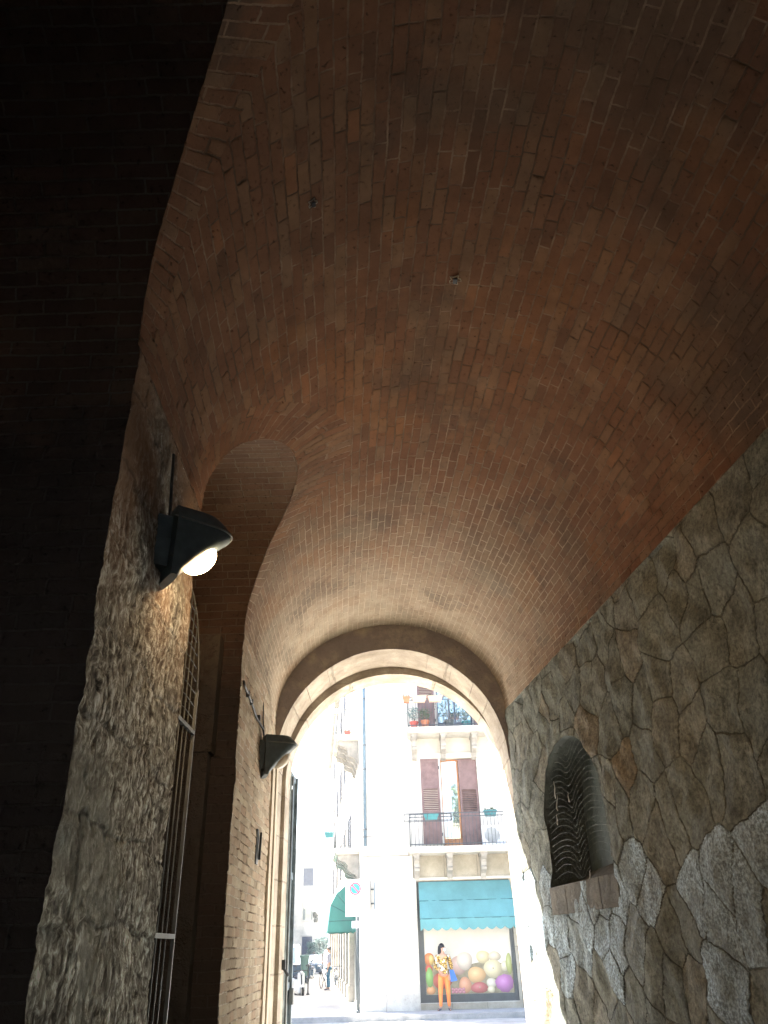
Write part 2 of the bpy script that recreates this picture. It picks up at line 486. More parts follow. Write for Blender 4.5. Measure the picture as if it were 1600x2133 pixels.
# tunnel cutters through the left wall
def tunnel(yc, r_, zs, x0, x1):
    pts = [(yc - r_, -0.5), (yc - r_, zs)]
    n = 40
    arc = [0.0, zs + 0.5]
    for i in range(1, n):
        a = PI - PI * i / n
        pts.append((yc + r_ * math.cos(a), zs + r_ * math.sin(a)))
        arc.append(arc[-1] + PI * r_ / n)
    pts += [(yc + r_, zs), (yc + r_, -0.5)]
    arc += [arc[-1] + PI * r_ / n, arc[-1] + PI * r_ / n + zs + 0.5]
    mb = MB()
    nx = 8
    xs = [x0 + (x1 - x0) * i / nx for i in range(nx + 1)]
    m = len(pts)
    vs = []; 
    for xx in xs:
        for (yy, zz) in pts:
            vs.append((xx, yy, zz))
    fs = []; us = []
    for i in range(nx):
        for k in range(m - 1):
            fs.append((i * m + k, i * m + k + 1, (i + 1) * m + k + 1, (i + 1) * m + k))
            us.append([(xs[i], arc[k]), (xs[i], arc[k + 1]), (xs[i + 1], arc[k + 1]), (xs[i + 1], arc[k])])
        fs.append((i * m + m - 1, i * m, (i + 1) * m, (i + 1) * m + m - 1)); us.append([(0, 0)] * 4)
    fs.append(tuple(range(m))); us.append([(0, 0)] * m)
    fs.append(tuple(nx * m + k for k in range(m - 1, -1, -1))); us.append([(0, 0)] * m)
    mb.add(vs, fs, us, smooth=True)
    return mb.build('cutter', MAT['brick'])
cut1 = tunnel(*T1, -4.0, 0.25)
cut2 = tunnel(*T2, -4.0, 0.25)

# vault solid
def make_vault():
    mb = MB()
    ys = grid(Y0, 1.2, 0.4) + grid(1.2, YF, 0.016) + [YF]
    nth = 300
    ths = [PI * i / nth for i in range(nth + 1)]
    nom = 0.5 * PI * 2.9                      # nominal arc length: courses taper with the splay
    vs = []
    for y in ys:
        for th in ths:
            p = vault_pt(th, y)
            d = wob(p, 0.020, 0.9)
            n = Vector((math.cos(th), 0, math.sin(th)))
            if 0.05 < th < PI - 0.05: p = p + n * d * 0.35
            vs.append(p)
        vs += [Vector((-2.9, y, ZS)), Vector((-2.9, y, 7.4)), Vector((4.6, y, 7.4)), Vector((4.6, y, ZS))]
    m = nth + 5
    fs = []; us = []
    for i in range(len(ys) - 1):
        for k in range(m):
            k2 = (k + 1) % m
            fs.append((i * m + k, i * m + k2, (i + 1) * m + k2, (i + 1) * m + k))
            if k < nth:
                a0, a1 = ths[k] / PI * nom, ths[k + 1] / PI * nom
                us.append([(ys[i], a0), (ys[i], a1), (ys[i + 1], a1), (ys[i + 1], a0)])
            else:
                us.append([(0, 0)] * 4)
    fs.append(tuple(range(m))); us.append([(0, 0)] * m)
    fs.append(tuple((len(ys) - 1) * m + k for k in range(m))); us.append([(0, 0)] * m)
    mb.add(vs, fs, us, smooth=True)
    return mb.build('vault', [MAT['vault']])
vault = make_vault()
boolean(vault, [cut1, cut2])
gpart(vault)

# left wall solid (brick near the exit; rough stone pier nearer)
def make_left():
    mb = MB()
    ys = grid(Y0, 2.6, 0.3) + grid(2.6, YF, 0.016) + [YF]
    zs = grid(-0.3, 0.6, 0.3) + grid(0.6, ZS, 0.016) + [ZS]
    vs = []
    for y in ys:
        for z in zs:
            p = Vector((xl(y), y, z))
            if z < ZS - 0.01: p.x += wob(p, 0.016 if y < 4.9 else 0.012, 2.6)
            vs.append(p)
        vs += [Vector((-2.9, y, ZS)), Vector((-2.9, y, -0.3))]
    m = len(zs) + 2
    for i in range(len(ys) - 1):
        for k in range(m):
            k2 = (k + 1) % m
            f = (i * m + k, i * m + k2, (i + 1) * m + k2, (i + 1) * m + k)
            mi = 0
            if k < len(zs) - 1:
                yy, zz = ys[i], zs[k]
                if yy < 5.2 : mi = 1
                uv = [(ys[i], zs[k]), (ys[i], zs[k + 1]), (ys[i + 1], zs[k + 1]), (ys[i + 1], zs[k])]
            else: uv = [(0, 0)] * 4
            mb.add([vs[j] for j in f], [(0, 1, 2, 3)], [uv], mi=mi, smooth=True)
    mb.add(vs[:m], [tuple(range(m))], [[(0, 0)] * m])
    mb.add(vs[-m:], [tuple(range(m))], [[(0, 0)] * m])
    o = mb.build('brick_wall', [MAT['pale'], MAT['rough'], MAT['brick']], fix=False)
    bm = bmesh.new(); bm.from_mesh(o.data)
    bmesh.ops.remove_doubles(bm, verts=bm.verts, dist=1e-5)
    bmesh.ops.recalc_face_normals(bm, faces=bm.faces)
    bm.to_mesh(o.data); bm.free()
    return o
left = make_left()
boolean(left, [cut1, cut2])
def split_loose(o, names):
    bm = bmesh.new(); bm.from_mesh(o.data); bm.faces.ensure_lookup_table()
    seen = {}; groups = []
    for f in bm.faces:
        if f.index in seen: continue
        st = [f]; seen[f.index] = len(groups); g_ = [f.index]
        while st:
            c = st.pop()
            for e in c.edges:
                for q in e.link_faces:
                    if q.index not in seen: seen[q.index] = len(groups); g_.append(q.index); st.append(q)
        groups.append(set(g_))
    bm.free()
    outs = []
    for k, g_ in enumerate(groups):
        b2 = bmesh.new(); b2.from_mesh(o.data); b2.faces.ensure_lookup_table()
        bmesh.ops.delete(b2, geom=[f for f in b2.faces if f.index not in g_], context='FACES')
        me = o.data.copy(); b2.to_mesh(me); b2.free(); me.name = names[min(k, len(names) - 1)]
        outs.append(L(bpy.data.objects.new(me.name, me)))
    drop(o)
    return outs
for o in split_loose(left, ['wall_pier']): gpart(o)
drop(cut1, cut2)

# right wall of polygonal rubble with an arched niche
NY0, NY1, NZ0, NZS, NZT = 6.66, 8.30, 2.07, 2.62, 3.31
def niche_outline(g=0.0):
    yc, a = (NY0 + NY1) / 2, (NY1 - NY0) / 2 + g
    pts = [(yc - a, NZ0 - g), (yc + a, NZ0 - g), (yc + a, NZS)]
    n = 22
    for i in range(1, n):
        t_ = PI * i / n
        pts.append((yc + a * math.cos(t_), NZS + (NZT - NZS + g) * math.sin(t_)))
    pts.append((yc - a, NZS))
    return pts
def make_right():
    mb = MB()
    ys = grid(Y0, 3.4, 0.3) + grid(3.4, YF, 0.016) + [YF]
    zs = grid(-0.3, 0.7, 0.3) + grid(0.7, ZS, 0.016) + [ZS]
    vs = []
    for y in ys:
        for z in zs:
            p = Vector((xr(y), y, z))
            if z < ZS - 0.01 and y < YF - 0.02: p.x += wob(p, 0.05, 1.5)
            vs.append(p)
        vs += [Vector((4.6, y, ZS)), Vector((4.6, y, -0.3))]
    m = len(zs) + 2
    fs = []
    for i in range(len(ys) - 1):
        for k in range(m):
            k2 = (k + 1) % m
            fs.append((i * m + k, i * m + k2, (i + 1) * m + k2, (i + 1) * m + k))
    fs.append(tuple(range(m))); fs.append(tuple((len(ys) - 1) * m + k for k in range(m)))
    mb.add(vs, fs, smooth=True)
    return mb.build('stone_wall', [MAT['poly']])
right = make_right()
cn = MB().prism(niche_outline(), 'x', 1.2, 2.45).build('cutter', [MAT['niche_in']])
boolean(right, [cn], 45)
drop(cn)
gpart(right)

# world-space building with proper parents: mesh data is moved into the root's local frame
def inv_of(root):
    return (Matrix.Translation(root.location) @ Matrix.Rotation(root.rotation_euler.z, 4, 'Z')).inverted()
def W(mb, name, mats, root=None, parent=None, **kw):
    o = mb.build(name, mats, **kw)
    if root is not None:
        o.data.transform(inv_of(root))
        o.parent = parent or root
    return o

# end wall with the arched exit
AX, AR, AZS, AZT = 0.012, 1.38, 3.51, 4.89
def arch_outline(ax, ar, zs, zt, z0=-0.5, n=36, batter=0.0):
    pts = [(ax + ar + batter, z0), (ax + ar, zs)]
    for i in range(1, n):
        t_ = PI * i / n
        pts.append((ax + ar * math.cos(t_), zs + (zt - zs) * math.sin(t_)))
    pts += [(ax - ar, zs), (ax - ar, z0)]
    return pts
ew = MB().box(-2.9, 4.6, YF - 0.01, 10.0, -0.3, 7.4).build('end_wall', [MAT['ring']])
ca = MB().prism(arch_outline(AX, AR, AZS, AZT, batter=0.05), 'y', 9.0, 11).build('cutter', [MAT['jamb']])
boolean(ew, [ca], 40); drop(ca); gpart(ew)
# outer ring, a touch narrower
ow = MB().box(-2.9, 4.6, 10.0, 10.42, -0.3, 7.4).build('outer_arch', [MAT['jamb']])
ca = MB().prism(arch_outline(AX + 0.035, AR - 0.012, AZS - 0.05, AZT - 0.10, batter=0.05), 'y', 9.5, 11).build('cutter', [MAT['jamb']])
boolean(ow, [ca], 40); drop(ca); gpart(ow)
# voussoirs of the inner arch
mb = MB()
nv = 13
rs_ = random.Random(3)
for i in range(nv):
    t0, t1 = PI * i / nv + 0.0014, PI * (i + 1) / nv - 0.0014
    ns = 6
    yf = YF - 0.022 - rs_.uniform(0, 0.012)
    ri, ro = 1.0 - 0.006 - rs_.uniform(0, 0.004), 1.36
    vs = []
    for k in range(ns + 1):
        t_ = t0 + (t1 - t0) * k / ns
        for rr in (ri, ro):
            for yy in (yf, 9.96):
                vs.append((AX + AR * rr * math.cos(t_), yy, AZS + (AZT - AZS) * rr * math.sin(t_)))
    fs = [(0, 1, 3, 2), (ns * 4, ns * 4 + 2, ns * 4 + 3, ns * 4 + 1)]
    for k in range(ns):
        a, b = k * 4, (k + 1) * 4
        fs += [(a, a + 2, b + 2, b), (a + 1, b + 1, b + 3, a + 3), (a + 2, a + 3, b + 3, b + 2)]
    mb.add(vs, fs)
    fs2 = [(k * 4, (k + 1) * 4, (k + 1) * 4 + 1, k * 4 + 1) for k in range(ns)]
    mb.add(vs, fs2, mi=1)
gpart(mb.build('arch_ring', [MAT['ring'], MAT['jamb']]))
# smooth rendered strip where the left wall meets the arch jamb
mb = MB()
mb.box(xl(9.0) - 0.05, xl(9.0) + 0.028, 8.98, YF - 0.012, -0.2, 3.62)
mb.box(xl(9.0) - 0.05, xl(9.0) + 0.045, 9.16, YF - 0.014, -0.2, 3.60)
gpart(mb.build('rendered_strip', [MAT['render']]))
# rough stub in the far jamb of the second bay
mb = MB()
mb.box(-2.88, -1.46, 6.27, 6.44, -0.2, 3.93)
mb.box(-1.60, -1.43, 6.24, 6.43, 3.0, 3.98)
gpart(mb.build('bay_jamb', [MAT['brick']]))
# dark corridor behind the bays, and the far end behind the viewer
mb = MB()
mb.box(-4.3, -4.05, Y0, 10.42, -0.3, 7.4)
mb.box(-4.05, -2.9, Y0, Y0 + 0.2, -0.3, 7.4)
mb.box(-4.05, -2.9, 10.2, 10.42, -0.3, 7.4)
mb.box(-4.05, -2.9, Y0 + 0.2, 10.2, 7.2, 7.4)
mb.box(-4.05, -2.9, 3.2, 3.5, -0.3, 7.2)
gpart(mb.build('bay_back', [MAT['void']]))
rw_ = MB().box(-2.9, 4.6, Y0 - 0.4, Y0 - 0.002, -0.3, 7.4).build('rear_wall', [MAT['void']])
ca = MB().prism(arch_outline(1.25, 0.75, 1.7, 2.45), 'y', Y0 - 1, Y0 + 1).build('cutter', [MAT['void']])
boolean(rw_, [ca]); drop(ca); gpart(rw_)      # unseen low doorway, added to let faint daylight into the left bay
mb = MB().box(-4.3, 4.6, Y0, 11.6, -0.25, -0.002)
fl = mb.build('passage_floor', [MAT['floor']]); tag(fl, kind='structure')
# sill of the niche
xa = xr(7.48)
mb = MB()
yy_ = [NY0 - 0.03, 7.02, 7.46, 7.88, NY1 + 0.04]
for a_, b_ in zip(yy_[:-1], yy_[1:]):
    a_ += 0.006; b_ -= 0.006
    P_ = [(xr(a_) - 0.016, a_), (xr(b_) - 0.016, b_), (xr(b_) + 0.3, b_), (xr(a_) + 0.3, a_)]
    mb.prism(P_, 'z', NZ0 - 0.23, NZ0 + 0.006)
gpart(mb.build('niche_block', [MAT['frame_stone']]))

# ------------------------------------------------------------------ street and ground
MAT.update({
    'road': plain('road_asphalt', (0.38, 0.365, 0.34), 0.9, 0.2, 3, 0.004),
    'walk': stone_mat('pavement_slabs', (0.30, 0.295, 0.285), (0.36, 0.35, 0.335), (0.42, 0.41, 0.39), (1.1, 0.55), 0.003),
    'kerb': stone_mat('kerb_stone', (0.20, 0.20, 0.20), (0.27, 0.27, 0.26), (0.33, 0.32, 0.31), bump=0.004),
    'stucco': plain('pale_stucco', (0.56, 0.525, 0.46), 0.9, 0.16, 1.3, 0.004),
    'ashlar': stone_mat('ashlar', (0.24, 0.22, 0.17), (0.30, 0.275, 0.22), (0.36, 0.33, 0.27), (1.05, 1.6), 0.006),
    'plinth': stone_mat('plinth_stone', (0.33, 0.31, 0.28), (0.43, 0.41, 0.37), (0.5, 0.48, 0.43), (1.2, 0.9), 0.006),
    'balcony': stone_mat('balcony_stone', (0.36, 0.34, 0.30), (0.44, 0.42, 0.37), (0.52, 0.49, 0.44), bump=0.004),
    'bracket': stone_mat('bracket_stone', (0.17, 0.16, 0.145), (0.24, 0.225, 0.20), (0.30, 0.285, 0.25), bump=0.004),  # darker than the balcony stone; shade under the balconies put into the colour
    'iron': plain('dark_iron', (0.05, 0.058, 0.065), 0.5, 0.2, 20),
    'shutter': plain('brown_shutter_paint', (0.15, 0.092, 0.088), 0.55, 0.2, 6),
    'shutter2': plain('blue_grey_shutter_paint', (0.075, 0.085, 0.115), 0.55, 0.2, 6),
    'wood': plain('orange_brown_wood', (0.36, 0.15, 0.06), 0.5, 0.25, 10),
    'glass': plain('window_glass', (0.42, 0.47, 0.44), 0.03, 0.1, 2, 0, 0.75, 0.9),
    'curtain': plain('white_curtain', (0.72, 0.74, 0.72), 0.8, 0.06, 8),
    'room': plain('room_dark', (0.05, 0.05, 0.05), 0.9),
    'awning': plain('teal_awning_canvas', (0.085, 0.225, 0.235), 0.85, 0.12, 1.5),
    'awnseam': plain('awning_seam', (0.010, 0.055, 0.055), 0.85),
    'shopframe': plain('shop_frame_grey', (0.055, 0.065, 0.068), 0.5, 0.12, 6),
    'terracotta': plain('terracotta', (0.42, 0.15, 0.075), 0.8, 0.15, 12),
    'palebox': plain('pale_planter', (0.55, 0.36, 0.27), 0.8, 0.12, 12),
    'redbox': plain('red_planter', (0.42, 0.07, 0.05), 0.6, 0.12, 12),
    'tealbox': plain('teal_planter', (0.04, 0.17, 0.18), 0.6, 0.12, 12),
    'white': plain('white_enamel', (0.78, 0.78, 0.78), 0.4, 0.04, 6),
    'grille': plain('fan_grille', (0.35, 0.37, 0.38), 0.5),
    'pipe': plain('downpipe_metal', (0.10, 0.15, 0.19), 0.45, 0.15, 9, 0, 0.3),
    'leaf': plain('leaf_green', (0.05, 0.085, 0.04), 0.6, 0.35, 9),
    'leaf2': plain('leaf_blue_green', (0.13, 0.20, 0.18), 0.6, 0.3, 9),
    'bark': plain('bark', (0.10, 0.075, 0.05), 0.9, 0.3, 9),
    'signblue': plain('sign_blue', (0.03, 0.25, 0.45), 0.4, 0.03),
    'signred': plain('sign_red', (0.50, 0.08, 0.09), 0.4, 0.03),
})
g = MB()
g.add([(-400, -200, -0.13), (400, -200, -0.13), (400, 700, -0.13), (-400, 700, -0.13)], [(0, 1, 2, 3)])
tag(g.build('road', [MAT['road']]), kind='structure')
# pavement round the corner building: front 1.6 m, side street 2.2 m
def sidx(y): return -1.0 - 0.1 * (y - 27.0)
w1 = [(-3.3, 25.45), (30, 25.45), (30, 27.4), (-0.9, 27.4), (sidx(95) + 0.3, 95), (sidx(95) - 2.3, 95)]
tag(MB().prism(w1, 'z', -0.3, 0.0).build('pavement', [MAT['walk']]), kind='structure')
kb = MB()
kp = [(30, 25.45), (-3.3, 25.45), (sidx(95) - 2.3, 95)]
def strip(mb, a, b, wd, z0, z1):
    a, b = Vector((*a, 0)), Vector((*b, 0)); d = (b - a).normalized(); n_ = Vector((-d.y, d.x, 0)) * wd
    P = [a, b, b + n_, a + n_]
    vs = [(p.x, p.y, z0) for p in P] + [(p.x, p.y, z1) for p in P]
    mb.add(vs, [(0, 1, 2, 3), (7, 6, 5, 4), (0, 4, 5, 1), (1, 5, 6, 2), (2, 6, 7, 3), (3, 7, 4, 0)])
strip(kb, (30, 25.45), (-3.45, 25.45), 0.15, -0.3, 0.006)
strip(kb, (-3.302, 25.455), (sidx(95) - 2.302, 95), 0.14, -0.3, 0.004)
tag(kb.build('kerb', [MAT['kerb']]), kind='structure')

# ------------------------------------------------------------------ corner building
bld = thing('corner_building', 'white stuccoed corner house with stone balconies and brown shutters, seen through the arch', 'building', (-1.0, 27.0, 0))
def wall_holes(x0, x1, z0, z1, holes, depth=0.28):
    """front face on y=0, reveals going back; holes = (x0,x1,z0,z1)"""
    xs = sorted({x0, x1, *[h[0] for h in holes], *[h[1] for h in holes]})
    zs = sorted({z0, z1, *[h[2] for h in holes], *[h[3] for h in holes]})
    mb = MB()
    for i in range(len(xs) - 1):
        for k in range(len(zs) - 1):
            cx, cz = (xs[i] + xs[i + 1]) / 2, (zs[k] + zs[k + 1]) / 2
            if any(h[0] < cx < h[1] and h[2] < cz < h[3] for h in holes): continue
            mb.add([(xs[i], 0, zs[k]), (xs[i + 1], 0, zs[k]), (xs[i + 1], 0, zs[k + 1]), (xs[i], 0, zs[k + 1])], [(0, 1, 2, 3)])
    for a, b, c, d in holes:
        for p, q in (((a, c), (b, c)), ((b, c), (b, d)), ((b, d), (a, d)), ((a, d), (a, c))):
            mb.add([(p[0], 0, p[1]), (q[0], 0, q[1]), (q[0], depth, q[1]), (p[0], depth, p[1])], [(0, 1, 2, 3)])
        mb.add([(a, depth, c), (b, depth, c), (b, depth, d), (a, depth, d)], [(0, 1, 2, 3)], mi=1)
    return mb
def shift(mb, dx, dy, dz=0, rz=0.0):
    c, s_ = math.cos(rz), math.sin(rz)
    mb.v = [(x * c - y * s_ + dx, x * s_ + y * c + dy, z + dz) for x, y, z in mb.v]
    return mb
H = 15.5
front_holes = [(0.66, 3.62, 0.16, 3.44), (1.63, 2.90, 4.38, 7.20), (1.63, 2.90, 8.16, 10.9), (6.2, 7.4, 4.38, 7.2), (6.2, 7.4, 8.16, 10.9),
               (5.0, 8.0, 0.16, 3.44), (1.63, 2.90, 12.1, 14.6), (6.2, 7.4, 12.1, 14.6)]
wl = wall_holes(-1.0, 11.0, 4.30, H, [h for h in front_holes if h[2] > 4], 0.3)
W(shift(wl, 0, 27.0), 'upper_wall', [MAT['stucco'], MAT['room']], bld, fix=False)
wg = wall_holes(-1.0, 11.0, 0.0, 4.30, [h for h in front_holes if h[2] < 4], 0.3)
gw = W(shift(wg, 0, 26.965), 'ground_wall', [MAT['ashlar'], MAT['room']], bld, fix=False)
W(MB().box(-1.02, 0.60, 26.90, 26.963, 0.0, 4.18), 'rendered_panel', [MAT['stucco']], bld)
W(MB().box(-1.06, 0.60, 26.87, 26.898, 0.0, 0.42), 'plinth', [MAT['plinth']], bld)
W(MB().box(0.602, 0.68, 26.86, 26.962, 0.0, 3.50).box(0.60, 3.74, 26.87, 26.961, 3.462, 3.53), 'shop_surround', [MAT['balcony']], bld)
# side street wall
SA = math.atan2(0.995, -0.0995) - PI / 2            # local x -> along, via rotation
su, sn = Vector((-0.0995, 0.995, 0)), Vector((-0.995, -0.0995, 0))
def S(u, o_, z):                                     # along the side wall, outwards, height
    p = Vector((-1.0, 27.0, 0)) + su * u + sn * o_
    return Vector((p.x, p.y, z))
def sbox(mb, u0_, u1_, o0, o1, z0, z1, mi=0):
    P = [S(u, o_, z) for u in (u0_, u1_) for o_ in (o0, o1) for z in (z0, z1)]
    return mb.add(P, [(0, 1, 3, 2), (4, 6, 7, 5), (0, 4, 5, 1), (2, 3, 7, 6), (0, 2, 6, 4), (1, 5, 7, 3)], mi=mi)
mb = sbox(MB(), 0.0, 44, -0.4, 0.0, 0, H)
W(mb, 'side_wall', [MAT['stucco']], bld)
W(MB().box(-0.6, 11.0, 27.31, 27.6, 0, H).box(10.7, 11.0, 27.6, 60, 0, H).prism([(-1.3, 26.7), (11.3, 26.7), (11.3, 70), (-5.6, 70)], 'z', H, H + 0.5), 'roof', [MAT['balcony']], bld)
# string course at balcony level
W(MB().box(-1.03, 0.47, 26.88, 26.99, 4.20, 4.33), 'string_course', [MAT['balcony']], bld)

def balcony(root_label, xa_, xb_, zb, brx, railz, corner='l'):
    """stone slab on scrolled brackets with an iron railing; front at y=26.0"""
    z1 = zb + 0.125
    yf = 26.02
    sl_ = MB().box(xa_, xb_, yf, 26.999, zb, z1).box(xa_ + 0.04, xb_, yf + 0.04, 26.995, zb - 0.05, zb - 0.001)
    b = W(sl_, 'balcony', [MAT['balcony']], bld)
    for bx in brx:
        prof = [(26.998, zb - 0.052), (26.16, zb - 0.052), (26.16, zb - 0.17), (26.22, zb - 0.22), (26.34, zb - 0.25), (26.42, zb - 0.33), (26.44, zb - 0.42), (26.40, zb - 0.46), (26.46, zb - 0.53), (26.62, zb - 0.56), (26.78, zb - 0.62), (26.85, zb - 0.74), (26.998, zb - 0.80)]
        m_ = MB().prism(prof, 'x', bx - 0.08, bx + 0.08).box(bx - 0.11, bx + 0.11, 26.15, 26.997, zb - 0.13, zb - 0.053)
        W(m_, 'bracket', [MAT['bracket']], bld, b)
    r = MB()
    top = railz
    yr = yf + 0.06
    for zz in (top, top - 0.10, z1 + 0.07):
        r.box(xa_ + 0.06, xb_, yr - 0.012, yr + 0.012, zz - 0.012, zz + 0.012)
        r.box(xa_ + 0.05, xa_ + 0.075, yr + 0.012, 26.99, zz - 0.012, zz + 0.012)
    n = int((xb_ - xa_) / 0.115)
    for i in range(n):
        x = xa_ + 0.1 + i * 0.115
        r.tube([(x, yr, z1), (x, yr, top - 0.012)], 0.0075, 5)
    for i in range(8):
        y = yr + 0.1 + i * 0.108
        r.tube([(xa_ + 0.063, y, z1), (xa_ + 0.063, y, top - 0.012)], 0.0075, 5)
    W(r, 'railing', [MAT['iron']], bld, b)
    return b
bl1 = balcony('', 0.48, 5.2, 4.225, (0.72, 1.76, 2.82, 3.9, 5.0), 5.32)
bl2 = balcony('', 0.56, 5.2, 7.93, (0.80, 1.78, 2.82, 3.9, 5.0), 9.08)

def shutter(x0, x1, z0, z1, y, mat, closed=0.0, tilt=0.0):
    """two-panel louvred leaf: plain panel above and below, slats in the middle"""
    f = MB()
    th = 0.035
    st = 0.065
    hh = z1 - z0
    zA, zB = z0 + hh * 0.37, z0 + hh * 0.66
    f.box(x0, x0 + st, y, y + th, z0, z1).box(x1 - st, x1, y, y + th, z0, z1)
    for a, b_ in ((z0, z0 + 0.10), (zA - 0.05, zA + 0.05), (zB - 0.05, zB + 0.05), (z1 - 0.09, z1)):
        f.box(x0 + st, x1 - st, y + 0.001, y + th - 0.001, a, b_)
    f.box(x0 + st, x1 - st, y + 0.014, y + th - 0.006, z0 + 0.1, zA - 0.05).box(x0 + st, x1 - st, y + 0.014, y + th - 0.006, zB + 0.05, z1 - 0.09)
    f.box(x0 + st + 0.06, x1 - st - 0.06, y + 0.006, y + 0.014, z0 + 0.16, zA - 0.11).box(x0 + st + 0.06, x1 - st - 0.06, y + 0.006, y + 0.014, zB + 0.11, z1 - 0.15)
    o = W(f, 'shutter', [mat], bld)
    s = MB()
    n = int((zB - zA - 0.1) / 0.055)
    rot = Matrix.Rotation(R(-38), 3, 'X')
    for i in range(n):
        zc = zA + 0.05 + (i + 0.5) * (zB - zA - 0.1) / n
        s.box(x0 + st, x1 - st, y - 0.006, y + 0.040, zc - 0.005, zc + 0.005, rot=rot, c=((x0 + x1) / 2, y + 0.017, zc))
    W(s, 'slats', [mat], bld, o)
    for zz in (z0 + 0.3, z1 - 0.3):
        W(MB().box(x1 - 0.01, x1 + 0.03, y - 0.005, y + 0.02, zz - 0.05, zz + 0.05), 'hinge', [MAT['iron']], bld, o)
    return o
shutter(0.99, 1.60, 4.50, 7.20, 26.955, MAT['shutter'])
shutter(2.28, 2.89, 4.42, 7.18, 27.06, MAT['shutter'])
shutter(0.99, 1.58, 8.20, 10.75, 26.955, MAT['shutter'])
shutter(2.92, 3.50, 8.20, 10.75, 26.955, MAT['shutter'])
for a in (6.2, 6.81): 
    shutter(a, a + 0.59, 4.42, 7.18, 27.06, MAT['shutter']); shutter(a, a + 0.59, 8.2, 10.85, 27.06, MAT['shutter'])
# stone heads and jambs round the balcony doors
for zt in (7.20, 10.9):
    m_ = MB().box(1.50, 3.03, 26.93, 26.999, zt, zt + 0.13).box(1.46, 3.07, 26.90, 26.999, zt + 0.131, zt + 0.17)
    m_.box(1.605, 1.66, 26.965, 27.25, zt - 2.7, zt - 0.001)
    W(m_, 'door_surround', [MAT['balcony']], bld)
def balcony_door(x0, x1, z0, z1, wood, stops):
    fr = MB()
    y = 27.16
    t_ = 0.055
    fr.box(x0, x0 + t_, y, y + 0.05, z0, z1).box(x1 - t_, x1, y, y + 0.05, z0, z1).box(x0 + t_, x1 - t_, y + 0.001, y + 0.049, z1 - t_, z1).box(x0 + t_, x1 - t_, y + 0.001, y + 0.049, z0, z0 + 0.28)
    for xx in stops:
        fr.box(xx - t_ / 2, xx + t_ / 2, y - 0.006, y + 0.052, z0 + 0.01, z1 - 0.01)
    o = W(fr, 'balcony_door', [wood], bld)
    W(MB().box(x0 + 0.03, x1 - 0.03, y + 0.022, y + 0.028, z0 + 0.2, z1 - 0.03), 'pane', [MAT['glass']], bld, o)
    return o
balcony_door(1.66, 2.89, 4.40, 7.19, MAT['wood'], (2.24,))
balcony_door(1.66, 2.89, 8.18, 10.88, MAT['shutter2'], (2.10, 2.30))
# a lace curtain caught in the door
cu = MB()
n = 24
vs = [(1.70 + 0.28 * i / n, 27.145 + 0.012 * math.sin(i * 1.3), z) for z in (4.72, 7.1) for i in range(n + 1)]
cu.add(vs, [(i, i + 1, n + 2 + i, n + 1 + i) for i in range(n)], smooth=True)
W(cu, 'curtain', [MAT['curtain']], bld, fix=False)

# downpipe on the corner
dp = thing('downpipe', 'pale blue-grey downpipe clamped to the corner of the white house', 'downpipe', (-0.90, 26.90, 4.5))
m_ = MB().tube([(-0.90, 26.90, 4.5), (-0.90, 26.90, 14.8)], 0.05, 10)
W(m_, 'pipe', [MAT['pipe']], dp)
m_ = MB()
for z in (5.0, 6.9, 7.7, 9.3, 11.5):
    W(MB().tube([(-0.90, 26.90, z - 0.02), (-0.90, 26.90, z + 0.02)], 0.062, 10).box(-0.91, -0.89, 26.95, 26.998, z - 0.01, z + 0.01), 'clamp', [MAT['iron']], dp)
m_ = MB().box(-1.18, -0.62, 26.83, 26.85, 4.76, 4.78).box(-0.91, -0.89, 26.83, 26.998, 4.755, 4.785)
W(m_, 'crossbar', [MAT['iron']], dp)

